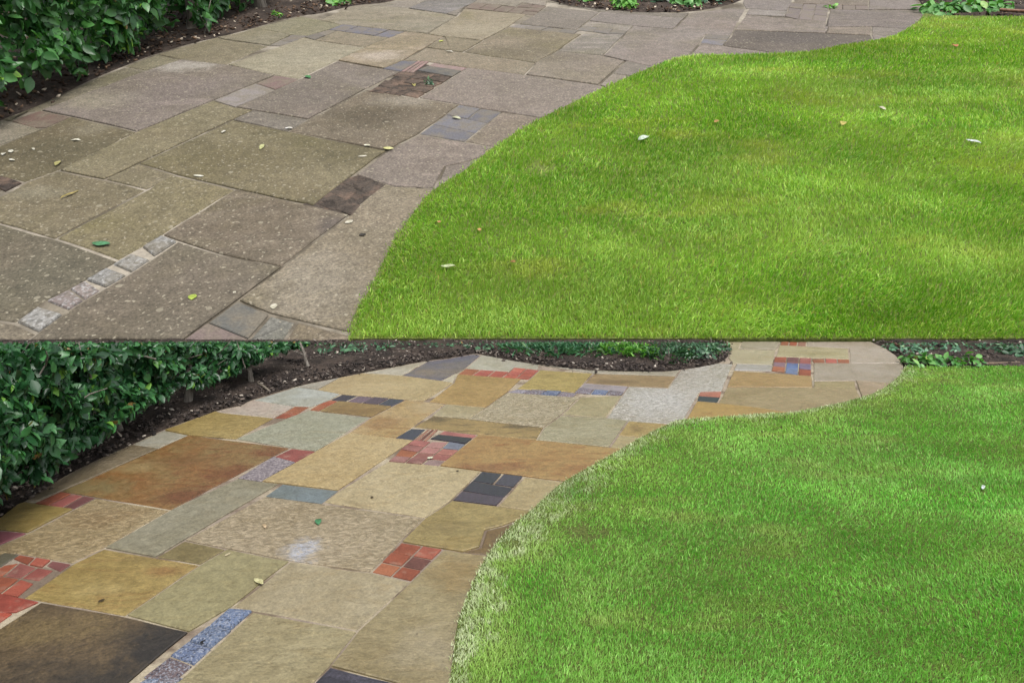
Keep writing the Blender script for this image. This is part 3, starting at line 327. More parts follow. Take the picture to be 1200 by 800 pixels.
  ('brick', 'nine', '#74604f', 'rubble', [(-0.432, 4.245), (-0.392, 4.347), (-0.493, 4.386), (-0.531, 4.286)], {}),
  ('brick', 'nine', '#74604f', 'rubble', [(-0.596, 4.425), (-0.559, 4.528), (-0.667, 4.574), (-0.704, 4.483)], {}),
  ('brick', 'nine', '#74604f', 'rubble', [(-0.493, 4.386), (-0.453, 4.517), (-0.559, 4.528), (-0.596, 4.425)], {}),
  ('brick', 'nine', '#74604f', 'rubble', [(-0.392, 4.347), (-0.35, 4.455), (-0.453, 4.517), (-0.493, 4.386)], {}),
  ('brick', 'leftdarkbrick', '#5c4c42', 'rubble', [(-2.023, 2.845), (-2.006, 2.937), (-2.091, 2.999), (-2.164, 3.008), (-2.159, 2.912)], {}),
]
LOWER_BORDER = [
  (-2.377, 3.206),
  (-2.346, 3.487),
  (-2.357, 3.628),
  (-2.342, 3.657),
  (-2.325, 3.963),
  (-2.27, 4.213),
  (-2.198, 4.432),
  (-2.127, 4.682),
  (-1.95, 5.041),
  (-1.827, 5.17),
  (-1.786, 5.306),
  (-1.578, 5.621),
  (-1.303, 5.877),
  (-1.164, 6.0),
  (-0.706, 6.376),
  (-0.537, 6.463),
  (-0.337, 6.613),
  (-0.27, 6.598),
  (-0.181, 6.522),
  (0.0, 6.376),
  (0.174, 6.275),
  (0.342, 6.183),
  (0.606, 6.077),
  (0.868, 6.026),
  (1.169, 6.026),
  (1.346, 6.103),
  (1.507, 6.183),
  (1.673, 6.292),
  (1.796, 6.463),
  (1.885, 6.706),
  (1.907, 6.867),
  (1.98, 7.106),
]
LOWER_EDGE = [
  (-0.151, 1.824),
  (-0.187, 2.255),
  (-0.191, 2.332),
  (-0.192, 2.415),
  (-0.189, 2.65),
  (-0.165, 2.813),
  (-0.134, 2.984),
  (-0.089, 3.154),
  (-0.011, 3.361),
  (0.1, 3.559),
  (0.211, 3.781),
  (0.283, 3.896),
  (0.444, 4.102),
  (0.63, 4.343),
  (0.766, 4.524),
  (1.001, 4.785),
  (1.088, 4.843),
  (1.374, 4.901),
  (1.597, 4.953),
  (1.83, 4.988),
  (1.963, 5.059),
  (2.183, 5.17),
  (2.431, 5.326),
  (2.611, 5.469),
  (2.767, 5.643),
  (2.903, 5.805),
  (3.027, 5.975),
  (3.117, 6.13),
]
LOWER_TIP = [
  (3.188, 6.292),
  (3.271, 6.582),
  (3.297, 6.834),
  (3.276, 7.106),
]
LOWER_LAWN_TOP = [
  (3.117, 6.13),
  (3.24, 6.156),
  (3.464, 6.13),
  (3.668, 6.13),
  (3.88, 6.143),
  (4.092, 6.156),
  (6.139, 6.156),
  (8.867, 6.156),
]
UPPER_BORDER = [
  (-2.584, 3.353),
  (-2.557, 3.705),
  (-2.502, 3.892),
  (-2.469, 4.157),
  (-2.439, 4.437),
  (-2.378, 4.713),
  (-2.323, 4.935),
  (-2.173, 5.269),
  (-2.035, 5.465),
  (-1.886, 5.728),
  (-1.785, 5.955),
  (-1.648, 6.137),
  (-1.509, 6.231),
  (-1.301, 6.532),
  (-1.073, 6.655),
  (-0.755, 7.054),
  (-0.312, 7.303),
  (0.075, 7.054),
  (0.413, 6.62),
  (0.64, 6.378),
  (1.103, 6.263),
  (1.428, 6.296),
  (1.715, 6.497),
  (1.941, 6.747),
  (2.196, 7.218),
  (2.471, 8.05),
]
UPPER_EDGE = [
  (-0.459, 1.823),
  (-0.467, 1.908),
  (-0.463, 1.999),
  (-0.441, 2.122),
  (-0.416, 2.394),
  (-0.369, 2.629),
  (-0.322, 2.82),
  (-0.192, 3.054),
  (-0.096, 3.279),
  (0.105, 3.642),
  (0.34, 3.977),
  (0.553, 4.268),
  (0.76, 4.526),
  (0.985, 4.792),
  (1.139, 4.893),
  (1.323, 4.914),
  (1.856, 4.977),
  (2.224, 5.176),
  (2.614, 5.39),
  (2.948, 5.755),
  (3.225, 6.168),
]
UPPER_TIP = [
  (3.332, 6.395),
  (3.455, 6.747),
  (3.546, 7.135),
  (3.835, 8.05),
]
UPPER_LAWN_TOP = [
  (3.225, 6.168),
  (3.374, 6.106),
  (3.556, 6.075),
  (3.786, 6.075),
  (3.933, 6.045),
  (5.873, 6.015),
  (7.831, 6.015),
]
BANK_Y = 7.0711
BANK_LOCAL_Y = 1.8227
BANK_TILT = 0.39703
UPPER_SCALE = 3.23831
UPPER_EYE = 1.3

UPPER = Matrix.Translation((0, BANK_Y, 0)) @ Matrix.Rotation(BANK_TILT, 4, 'X') @ Matrix.Scale(UPPER_SCALE, 4) @ Matrix.Translation((0, -BANK_LOCAL_Y, 0))
LOWER = Matrix.Identity(4)
rnd = random.Random(11)
rng = np.random.default_rng(7)

# ------------------------------------------------------------------ helpers
def lin(hexa, k=1.0):
    c = [int(hexa[i:i+2], 16) / 255 for i in (1, 3, 5)]
    return tuple((v / 12.92 if v <= .04045 else ((v + .055) / 1.055) ** 2.4) * k for v in c) + (1.0,)

def soft(c, s):
    l = .3 * c[0] + .59 * c[1] + .11 * c[2]; return tuple(l + (v - l) * s for v in c[:3]) + (1.,)

def tag(o, label=None, cat=None, group=None, kind=None):
    if label: o['label'] = label
    if cat: o['category'] = cat
    if group: o['group'] = group
    if kind: o['kind'] = kind
    return o

def link(name, data, mat=None, parent=None, matrix=None):
    o = bpy.data.objects.new(name, data); COL.objects.link(o)
    if mat is not None and data is not None and not data.materials: data.materials.append(mat)
    if parent is not None: o.parent = parent
    if matrix is not None:
        if parent is not None: o.matrix_parent_inverse = Matrix.Identity(4); o.matrix_basis = matrix
        else: o.matrix_basis = matrix
    return o

def mesh_np(name, verts, tris, smooth=False, attrs=None):
    me = bpy.data.meshes.new(name)
    verts = np.asarray(verts, np.float32); tris = np.asarray(tris, np.int32)
    me.vertices.add(len(verts)); me.vertices.foreach_set('co', verts.ravel())
    me.loops.add(tris.size); me.loops.foreach_set('vertex_index', tris.ravel())
    n = len(tris); me.polygons.add(n)
    me.polygons.foreach_set('loop_start', np.arange(0, n * 3, 3, dtype=np.int32))
    try: me.polygons.foreach_set('loop_total', np.full(n, 3, np.int32))
    except Exception: pass
    if smooth: me.polygons.foreach_set('use_smooth', np.ones(n, bool))
    for k, v in (attrs or {}).items():
        a = me.attributes.new(k, 'FLOAT', 'POINT'); a.data.foreach_set('value', np.asarray(v, np.float32))
    me.update(calc_edges=True); me.validate()
    return me

def pip(pts, poly):
    pts = np.atleast_2d(pts); x, y = pts[:, 0], pts[:, 1]; ins = np.zeros(len(pts), bool)
    P = np.array(poly); j = len(P) - 1
    for i in range(len(P)):
        xi, yi = P[i]; xj, yj = P[j]
        c = ((yi > y) != (yj > y)) & (x < (xj - xi) * (y - yi) / (yj - yi + 1e-12) + xi)
        ins ^= c; j = i
    return ins

def dist_poly(pts, line):
    pts = np.atleast_2d(pts); d = np.full(len(pts), 1e9)
    for a, b in zip(line[:-1], line[1:]):
        a = np.array(a); b = np.array(b); ab = b - a; t = np.clip(((pts - a) @ ab) / (ab @ ab + 1e-12), 0, 1)
        q = a + t[:, None] * ab; d = np.minimum(d, np.hypot(*(pts - q).T))
    return d

def smooth_line(L, n=3):
    out = []
    for i in range(len(L) - 1):
        p0 = np.array(L[max(i - 1, 0)]); p1 = np.array(L[i]); p2 = np.array(L[i + 1]); p3 = np.array(L[min(i + 2, len(L) - 1)])
        for k in range(n):
            t = k / n
            out.append(tuple(.5 * ((2 * p1) + (-p0 + p2) * t + (2 * p0 - 5 * p1 + 4 * p2 - p3) * t * t + (-p0 + 3 * p1 - 3 * p2 + p3) * t ** 3)))
    out.append(tuple(L[-1])); return out

def area(p):
    return sum(p[i][0] * p[(i + 1) % len(p)][1] - p[(i + 1) % len(p)][0] * p[i][1] for i in range(len(p))) / 2

def inset(p, d):
    """offset a counter-clockwise polygon inwards by d (scalar or per-edge list)"""
    n = len(p); out = []
    for i in range(n):
        a, b, c = np.array(p[i - 1]), np.array(p[i]), np.array(p[(i + 1) % n])
        e1 = b - a; e2 = c - b; l1 = np.hypot(*e1) + 1e-9; l2 = np.hypot(*e2) + 1e-9
        n1 = np.array((-e1[1], e1[0])) / l1; n2 = np.array((-e2[1], e2[0])) / l2
        m = n1 + n2; q = m @ m
        off = m * (2 * d / max(q, 0.8)) if q > 1e-6 else n1 * d
        out.append(tuple(b + off))
    return out

# ------------------------------------------------------------------ materials
class NT:
    def __init__(s, name):
        s.m = bpy.data.materials.new(name); s.m.use_nodes = True; s.t = s.m.node_tree; s.t.nodes.clear()
        s.out = s.t.nodes.new('ShaderNodeOutputMaterial'); s.x = 0
    def n(s, typ, ins=None, **props):
        nd = s.t.nodes.new(typ)
        for k, v in props.items(): setattr(nd, k, v)
        for k, v in (ins or {}).items(): s.put(nd.inputs[k], v)
        return nd
    def put(s, sock, v):
        if isinstance(v, bpy.types.NodeSocket): s.t.links.new(v, sock)
        elif isinstance(v, bpy.types.Node): s.t.links.new(v.outputs[0], sock)
        else: sock.default_value = v
    def noise(s, vec, scale, detail=4, rough=.55, dist=0.):
        return s.n('ShaderNodeTexNoise', {'Vector': vec, 'Scale': scale, 'Detail': detail, 'Roughness': rough, 'Distortion': dist}).outputs['Fac']
    def ramp(s, f, a, b, lo=0., hi=1.):
        return s.n('ShaderNodeMapRange', {'Value': f, 'From Min': a, 'From Max': b, 'To Min': lo, 'To Max': hi}).outputs[0]
    def mix(s, f, a, b, mode='MIX'):
        nd = s.n('ShaderNodeMix', data_type='RGBA', blend_type=mode, clamp_factor=True)
        s.put(nd.inputs[0], f); s.put(nd.inputs[6], a); s.put(nd.inputs[7], b); return nd.outputs[2]
    def math(s, op, a, b=0.):
        nd = s.n('ShaderNodeMath', operation=op); s.put(nd.inputs[0], a); s.put(nd.inputs[1], b); return nd.outputs[0]
    def gray(s, f):
        nd = s.n('ShaderNodeCombineColor'); [s.put(nd.inputs[i], f) for i in range(3)]; return nd.outputs[0]
    def coords(s, seed=0., rot=0., scale=(1, 1, 1), objrand=False):
        tc = s.n('ShaderNodeTexCoord').outputs['Object']
        if objrand:
            r = s.n('ShaderNodeObjectInfo').outputs['Random']
            tc = s.n('ShaderNodeVectorMath', {0: tc, 1: s.n('ShaderNodeVectorMath', {0: (31.7, 17.3, 5.1), 'Scale': r}, operation='SCALE').outputs[0]}, operation='ADD').outputs[0]
        return s.n('ShaderNodeMapping', {'Vector': tc, 'Location': (seed * 3.7, seed * 1.9, 0), 'Rotation': (0, 0, rot), 'Scale': scale}).outputs[0]
    def finish(s, col, rough=.7, bump=None, strength=.3, dist=.004, spec=.35):
        p = s.n('ShaderNodeBsdfPrincipled', {'Base Color': col, 'Roughness': rough, 'Specular IOR Level': spec})
        if bump is not None:
            b = s.n('ShaderNodeBump', {'Height': bump, 'Strength': strength, 'Distance': dist}); s.put(p.inputs['Normal'], b.outputs[0])
        s.t.links.new(p.outputs[0], s.out.inputs[0]); return s.m

def k_(c, k): return tuple(v * k for v in c[:3]) + (1.,)
STONE = 0.46
SAT = .96
OLD = 0.50
def shift(c, r, g, b): return (c[0] * r, c[1] * g, c[2] * b, 1.)

def blotches(t, c, ex, v, centre, k):
    """iron, soot and wear marks that belong to one stone"""
    for sx, sy, rx, ry, sc, st in ex.get('spots', []):
        mp = t.n('ShaderNodeMapping', {'Vector': t.n('ShaderNodeTexCoord').outputs['Object'], 'Location': (-(sx - centre[0]) / rx, -(sy - centre[1]) / ry, 0), 'Scale': (1 / rx, 1 / ry, 0)}).outputs[0]
        ln = t.n('ShaderNodeVectorMath', {0: mp}, operation='LENGTH').outputs['Value']
        ln = t.math('ADD', ln, t.ramp(t.noise(v, 9, 7, .7, .6), .25, .75, -.6, .6))
        c = t.mix(t.ramp(ln, .35, 1.15, st, 0), c, soft(lin(sc, k), .9))
    return c

def stone_mat(key, col, style, ex, seed, centre):
    t = NT('sandstone_' + key); c1 = soft(lin(col, STONE), SAT)
    c2 = soft(lin(ex['c2'], STONE), SAT) if 'c2' in ex else shift(c1, .74, .70, .60)
    rot = rnd.uniform(-.3, .3) - .75
    v = t.coords(seed, rot)
    vs_ = t.coords(seed + 2, rot, (2.2, 9, 2))
    big = t.noise(v, 3.2, 6, .62, .4)
    c = t.mix(t.ramp(big, .38, .66, 0, .85), c1, c2)
    # pale and rusty bedding bands of the rock itself
    b1, b2 = rnd.uniform(.35, 1.), rnd.uniform(.3, 1.)
    band = t.noise(vs_, rnd.uniform(.9, 1.9), 6, .66, 1.4)
    c3 = soft(lin(ex['c3'], STONE), SAT) if 'c3' in ex else shift(c1, .92, .80, .62)
    c = t.mix(t.ramp(band, .52, .68, 0, .9 if style == 'oxide' else .55 * b1), c, c3)
    c = t.mix(t.ramp(t.noise(t.coords(seed + 21), 5.5, 6, .7, .7), .55, .72, 0, .45 * b2), c, shift(c1, .60, .53, .42))
    c = t.mix(t.ramp(t.noise(t.coords(seed + 5, rot), 1.1, 3), .5, .72, 0, .45), c, shift(c1, 1.12, 1.13, 1.2))
    # thin veins
    vein = t.noise(t.coords(seed + 9, rot + .5, (1, 2.6, 1)), 2.4, 7, .6, 1.5)
    vm = t.math('SUBTRACT', 1., t.ramp(t.math('ABSOLUTE', t.math('SUBTRACT', vein, .5)), 0, .012))
    c = t.mix(t.math('MULTIPLY', vm, .6 if style == 'riven' else .42), c, shift(c1, .50, .42, .32))
    c = blotches(t, c, ex, v, centre, STONE)
    grain = t.noise(v, 85, 4, .8)
    c = t.mix(1., c, t.gray(t.ramp(grain, .30, .70, .66, 1.30)), 'MULTIPLY')
    mid = t.noise(v, 26, 5, .65)
    c = t.mix(1., c, t.gray(t.ramp(mid, .32, .68, .80, 1.16)), 'MULTIPLY')
    # dark crumbs and pits
    pit = t.noise(t.coords(seed + 1), 48, 2, .5)
    c = t.mix(t.ramp(pit, .70, .74, 0, .55), c, shift(c1, .35, .30, .26))
    bump = t.math('ADD', t.math('MULTIPLY', mid, .7), t.math('MULTIPLY', grain, .35))
    st = .35; rough = .46
    if style == 'riven':
        rv = t.noise(t.coords(seed, rot, (3, 9, 1)), 2.2, 8, .68, .8)
        bump = t.math('ADD', bump, t.math('MULTIPLY', rv, 2.4)); st = .6
        c = t.mix(t.ramp(rv, .52, .66, 0, .35), c, shift(c1, 1.18, 1.16, 1.16))
    elif style == 'texture':
        rv = t.noise(t.coords(seed, rot, (30, 52, 10)), 1., 4, .7, .5)
        bump = t.math('ADD', bump, t.math('MULTIPLY', rv, 3.2)); st = .8
        c = t.mix(t.ramp(rv, .52, .60, 0, .7), c, shift(c1, 1.42, 1.42, 1.48))
        c = t.mix(t.ramp(rv, .46, .38, 0, .6), c, shift(c1, .60, .55, .48))
    elif style == 'dark':
        d = t.noise(t.coords(seed + 3), 1.9, 5, .6, .3)
        c = t.mix(t.ramp(d, .42, .56, .9, 0), k_(lin(col, STONE), .30), c)
        c = t.mix(1., c, t.gray(t.ramp(grain, .3, .7, .55, 1.5)), 'MULTIPLY'); st = .6; rough = .5
    elif style == 'stained':
        c = t.mix(1., c, t.gray(t.ramp(grain, .3, .7, .7, 1.3)), 'MULTIPLY'); st = .6; rough = .5
    elif style == 'sand':
        c = t.mix(t.ramp(t.noise(v, 34, 2), .60, .66, 0, .45), c, shift(c1, 1.3, 1.32, 1.38))
    return t.finish(c, t.ramp(mid, .3, .7, rough - .10, rough + .12), bump, st, .005, .5)

def old_mat(key, col, style, ex, seed, centre):
    """unwashed stone: algae, lichen specks, soot"""
    t = NT('unwashed_stone_' + key); c1 = lin(col, OLD)
    rot = rnd.uniform(-.3, .3) - .75
    v = t.coords(seed, rot)
    big = t.noise(v, 2.6, 6, .62, .5)
    a1, a2, a3, a4 = (rnd.uniform(.35, 1.) for _ in range(4)); o1, o2 = rnd.uniform(-.06, .05), rnd.uniform(-.06, .06)
    c = t.mix(t.ramp(big, .40 + o1, .62 + o1, 0, .9 * a1), c1, shift(c1, .66, .66, .58))
    c = t.mix(t.ramp(t.noise(t.coords(seed + 4), 1.5, 4, .6), .44 + o2, .66 + o2, 0, .8 * a2), c, shift(c1, .94, .88, .85))
    c = t.mix(t.ramp(t.noise(t.coords(seed + 6, 1.), 1.9, 5, .6, .6), .52 + o1, .68 + o1, 0, .75 * a3), c, shift(c1, .74, .75, .54))
    c = t.mix(t.ramp(t.noise(t.coords(seed + 7, rot, (1.5, 5, 1)), 1.5, 5, .65, 1.), .52 + o2, .68 + o2, 0, .7 * a4), c, shift(c1, 1.38, 1.36, 1.36))
    c = t.mix(t.ramp(t.noise(t.coords(seed + 14), 7., 6, .7, .8), .56, .70, 0, .55 * a1), c, shift(c1, .45, .43, .40))
    c = blotches(t, c, ex, v, centre, OLD)
    grain = t.noise(v, 95, 4, .75)
    c = t.mix(1., c, t.gray(t.ramp(grain, .30, .70, .42, 1.62)), 'MULTIPLY')
    mid = t.noise(v, 21, 5, .7)
    c = t.mix(1., c, t.gray(t.ramp(mid, .32, .68, .74, 1.24)), 'MULTIPLY')
    # lichen
    vo = t.n('ShaderNodeTexVoronoi', {'Vector': t.coords(seed + 8), 'Scale': 27., 'Randomness': 1.})
    on = t.ramp(t.noise(t.coords(seed + 3), 4.5, 2), .46, .58)
    sz = t.n('ShaderNodeSeparateColor', {0: vo.outputs['Color']}).outputs[0]
    thr = t.ramp(sz, .45, 1., -.02, .30)
    li = t.math('MULTIPLY', t.math('LESS_THAN', vo.outputs['Distance'], thr), on)
    c = t.mix(t.math('MULTIPLY', li, .55), c, lin('#b6ae98', OLD))
    fl = t.noise(t.coords(seed + 12), 62, 1, .5)
    c = t.mix(t.ramp(fl, .655, .70, 0, .75), c, lin('#b9b09a', OLD))
    bump = t.math('ADD', t.math('MULTIPLY', mid, 1.), t.math('MULTIPLY', grain, .8))
    return t.finish(c, .78, bump, .55, .012, .3)

def brick_mat(name, style):
    t = NT(name); oi = t.n('ShaderNodeObjectInfo'); base = oi.outputs['Color']
    v = t.coords(1., 0., objrand=True)
    n1 = t.noise(v, 9, 5, .65); g = t.noise(v, 110, 3, .7); c = base
    if style == 'brick':
        c = t.mix(t.ramp(n1, .45, .62, 0, .55), c, t.mix(1., base, (.55, .52, .52, 1), 'MULTIPLY'))
        c = t.mix(t.ramp(t.noise(v, 15, 4), .58, .70, 0, .35), c, lin('#b39a86', STONE))
        c = t.mix(1., c, t.gray(t.ramp(g, .25, .75, .78, 1.2)), 'MULTIPLY')
        return t.finish(c, .72, t.math('ADD', g, n1), .4, .004)
    if style == 'blue':
        # diamond-chequered stable pavers
        ch = t.n('ShaderNodeTexChecker', {'Vector': t.coords(0, .78), 'Scale': 46.}).outputs['Fac']
        c = t.mix(t.ramp(n1, .4, .65, 0, .6), c, t.mix(1., base, (1.5, 1.3, 1.35, 1), 'MULTIPLY')); c = t.mix(t.math('MULTIPLY', ch, .35), c, t.mix(1., base, (1.8, 1.8, 1.9, 1), 'MULTIPLY'))
        c = t.mix(1., c, t.gray(t.ramp(g, .25, .75, .75, 1.25)), 'MULTIPLY')
        return t.finish(c, .36, t.math('ADD', t.math('MULTIPLY', ch, .7), g), .35, .004, .5)
    if style == 'sett':
        sp = t.noise(v, 120, 2, .6)
        c = t.mix(t.ramp(sp, .50, .62, 0, .8), c, lin('#aeb3bf', STONE))
        c = t.mix(t.ramp(t.noise(v, 100, 2, .6), .54, .64, 0, .75), c, lin('#2f3546', STONE))
        return t.finish(c, .6, t.math('ADD', sp, n1), .6, .006)
    if style == 'speck':
        sp = t.noise(v, 70, 3, .7)
        c = t.mix(t.ramp(sp, .50, .58, 0, .8), c, lin('#b3a9a8', STONE)); c = t.mix(t.ramp(t.noise(v, 55, 3, .7), .55, .63, 0, .7), c, lin('#4a4248', STONE))
        return t.finish(c, .65, sp, .6, .006)
    if style == 'oldsett':
        sp = t.noise(v, 85, 2, .6)
        c = t.mix(t.ramp(sp, .50, .62, 0, .7), c, lin('#c9c8c6', OLD))
        c = t.mix(t.ramp(t.noise(v, 60, 2, .6), .52, .62, 0, .6), c, lin('#55524c', OLD))
        c = t.mix(t.ramp(n1, .5, .65, 0, .5), c, lin('#857b68', OLD))
        return t.finish(c, .75, t.math('ADD', sp, n1), .6, .012)
    if style == 'rubble':
        r = t.noise(v, 14, 6, .75, .5)
        c = t.mix(t.ramp(r, .38, .52), t.mix(1., base, (.30, .28, .25, 1), 'MULTIPLY'), base)
        c = t.mix(t.ramp(n1, .5, .64, 0, .6), c, lin('#9a7f6c', OLD))
        c = t.mix(1., c, t.gray(t.ramp(g, .25, .75, .6, 1.4)), 'MULTIPLY')
        return t.finish(c, .9, t.math('MULTIPLY', r, 3.), 1., .03)
    # old brick / old paver
    c = t.mix(t.ramp(n1, .42, .60, 0, .75), c, lin('#857b6a', OLD))
    c = t.mix(1., c, t.gray(t.ramp(g, .25, .75, .65, 1.35)), 'MULTIPLY')
    return t.finish(c, .8, t.math('ADD', g, n1), .5, .01)
BM = {s: brick_mat('fired_clay_' + s, s) for s in ('brick', 'blue', 'sett', 'oldsett', 'rubble', 'oldbrick', 'oldpaver')}
BM['speck'] = brick_mat('granite_speck', 'speck')

def mortar_mat(name, a, b, c_):
    t = NT(name); v = t.coords(2.)
    n = t.noise(v, 2.2, 5, .6); f = t.noise(v, 60, 4, .7)
    c = t.mix(t.ramp(n, .42, .58), lin(a, .58), lin(b, .58))
    c = t.mix(t.ramp(t.noise(t.coords(5.), 3.5, 5), .52, .60), c, lin(c_, .58))
    c = t.mix(1., c, t.gray(t.ramp(f, .25, .75, .7, 1.25)), 'MULTIPLY')
    return t.finish(c, .9, f, .6, .006, .2)
MORTAR_CLEAN = mortar_mat('mortar_clean', '#b0a48d', '#96887a', '#7a6b5c')
MORTAR_OLD = mortar_mat('mortar_old', '#aaa192', '#635b4e', '#8a8172')

def soil_mat(name, k=1.):
    t = NT(name); v = t.coords(4.)
    f = t.noise(v, 45, 6, .75); n = t.noise(v, 5, 4)
    c = t.mix(t.ramp(n, .35, .65), lin('#282320', k), lin('#423933', k))
    c = t.mix(1., c, t.gray(t.ramp(f, .25, .75, .4, 1.7)), 'MULTIPLY')
    return t.finish(c, .95, f, 1., .02, .15)
SOIL = soil_mat('soil')

def island_random(t):
    a = t.n('ShaderNodeNewGeometry').outputs['Random Per Island']; b = t.n('ShaderNodeObjectInfo').outputs['Random']
    return t.math('FRACT', t.math('ADD', a, t.math('MULTIPLY', b, 7.31)))

def leaf_mat(name, dark, mid, light, young, rough=.38, trans=.22, vein=True):
    t = NT(name); r = island_random(t)
    c = t.mix(t.ramp(r, 0, .55), lin(dark), lin(mid)); c = t.mix(t.ramp(r, .55, .93), c, lin(light)); c = t.mix(t.ramp(r, .965, .975), c, lin(young)); c = t.mix(t.ramp(r, .992, .994), c, lin('#7a6238'))
    f = t.noise(t.coords(1.), 40, 3)
    c = t.mix(1., c, t.gray(t.ramp(f, .3, .7, .8, 1.2)), 'MULTIPLY')
    p = t.n('ShaderNodeBsdfPrincipled', {'Base Color': c, 'Roughness': rough, 'Specular IOR Level': .5})
    tr = t.n('ShaderNodeBsdfTranslucent', {'Color': t.mix(1., c, (1.3, 1.5, .6, 1), 'MULTIPLY')})
    m = t.n('ShaderNodeMixShader', {0: trans, 1: p.outputs[0], 2: tr.outputs[0]})
    t.t.links.new(m.outputs[0], t.out.inputs[0]); return t.m
HEDGE_LO = leaf_mat('hedge_leaf_cool', '#132f19', '#214a28', '#3c6e3c', '#5f8a34', .40)
HEDGE_UP = leaf_mat('hedge_leaf_warm', '#1b3f1c', '#2d5c28', '#4c8040', '#79a23c', .4)

def grass_mat(name, deep, mid, bright, straw, soil, dusty):
    t = NT(name); r = island_random(t)
    v = t.coords(3.); pos = v
    patch = t.noise(t.coords(1., .5, (1, 1.7, 1)), 1.0, 3, .5, .5); p2 = t.noise(t.coords(7., -.6, (.8, 2.0, 1)), 1.7, 4, .6)
    c = t.mix(t.ramp(r, 0, .6), lin(deep), lin(mid)); c = t.mix(t.ramp(r, .6, .97), c, lin(bright))
    c = t.mix(t.ramp(patch, .42, .68, 0, .6), c, lin(bright)); c = t.mix(t.ramp(p2, .55, .70, 0, .55), c, lin(straw))
    c = t.mix(t.ramp(p2, .45, .32, 0, .45), c, lin(deep))
    c = t.mix(1., c, t.gray(t.ramp(t.noise(t.coords(13., .3, (1, 1.5, 1)), .9, 3, .55, .6), .34, .66, .74, 1.14)), 'MULTIPLY')
    wn_ = t.n('ShaderNodeAttribute', attribute_name='worn').outputs['Fac']
    c = t.mix(t.math('MULTIPLY', wn_, .45), c, lin(straw))
    c = t.mix(t.ramp(r, .982, .986), c, lin(soil))
    h = t.n('ShaderNodeAttribute', attribute_name='tip').outputs['Fac']
    c = t.mix(t.ramp(h, .0, .45, .55, 0.), c, lin(soil))       # straw-coloured sheath at the foot of each blade
    d = t.n('ShaderNodeAttribute', attribute_name='dust').outputs['Fac']
    c = t.mix(t.math('MULTIPLY', d, t.ramp(r, 0, 1, .55, 1.)), c, lin(dusty))
    p = t.n('ShaderNodeBsdfPrincipled', {'Base Color': c, 'Roughness': .5, 'Specular IOR Level': .35})
    tr = t.n('ShaderNodeBsdfTranslucent', {'Color': t.mix(1., c, (1.2, 1.3, .65, 1), 'MULTIPLY')})
    m = t.n('ShaderNodeMixShader', {0: .35, 1: p.outputs[0], 2: tr.outputs[0]})
    t.t.links.new(m.outputs[0], t.out.inputs[0]); return t.m
GRASS_LO = grass_mat('grass_cool', '#3a841e', '#61ab33', '#95ca64', '#a9b565', '#8f9656', '#cdcdb8')
GRASS_UP = grass_mat('grass_warm', '#498618', '#78aa2a', '#b0cd5e', '#bcbc5a', '#a39c50', '#b9c2a0')

def turf_mat():
    t = NT('turf_thatch'); v = t.coords(2.); f = t.noise(v, 90, 5, .7)
    c = t.mix(t.ramp(f, .35, .65), lin('#3f4a24'), lin('#66703a'))
    return t.finish(c, .9, f, 1., .02, .1)
TURF = turf_mat()

def bark_mat():
    t = NT('bark'); v = t.coords(1., 0, (30, 30, 6)); f = t.noise(v, 1., 6, .7)
    c = t.mix(t.ramp(f, .35, .65), lin('#3a352e'), lin('#77716a')); return t.finish(c, .85, f, .8, .01, .2)
BARK = bark_mat()

def chip_mat(name, cols, pale, amount):
    t = NT(name); r = island_random(t)
    c = t.mix(t.ramp(r, 0, .5), lin(cols[0]), lin(cols[1])); c = t.mix(t.ramp(r, .5, 1 - amount), c, lin(cols[2]))
    c = t.mix(t.ramp(r, 1 - amount, 1 - amount + .01), c, lin(pale)); return t.finish(c, .85, spec=.2)
MULCH_LO = chip_mat('mulch_dark', ('#1b1817', '#37302d', '#5e554e'), '#a0978c', .035)
MULCH_UP = chip_mat('mulch_brown', ('#201814', '#3e3027', '#64503f'), '#a99d8c', .08)

def plain_leaf(name, col):
    t = NT(name); f = t.noise(t.coords(1.), 60, 4)
    b_ = soft(lin(col, .62), .85); c = t.mix(t.ramp(f, .35, .65), b_, shift(b_, .6, .6, .5))
    return t.finish(c, .6, f, .3, .002, .3)
_leafmats = {}
def leaf_colour(col):
    if col not in _leafmats: _leafmats[col] = plain_leaf('fallen_leaf_' + col[1:], col)
    return _leafmats[col]

# ------------------------------------------------------------------ the ground itself: flat below, then the bank that carries the upper garden
def ground():
    xs = [-260, -60, -20, -8, 0, 8, 20, 60, 260]
    st = Vector((0, math.cos(BANK_TILT), math.sin(BANK_TILT)))
    prof = [(-200, -.09), (-20, -.09), (0, -.09), (BANK_Y, -.09)] + [(BANK_Y + st.y * s, st.z * s - .20) for s in (.35, 8, 20, 34)]
    top = prof[-1]; prof += [(top[0] + 20, top[1] + 1.5), (top[0] + 200, top[1] + 2)]
    V = [(x, y, z) for y, z in prof for x in xs]; n = len(xs); Fc = []
    for j in range(len(prof) - 1):
        for i in range(n - 1):
            a = j * n + i; Fc += [(a, a + 1, a + n + 1), (a, a + n + 1, a + n)]
    o = link('ground', mesh_np('ground', V, Fc), SOIL)
    tag(o, 'dark bare earth under both gardens and the bank', 'ground', kind='structure')
ground()

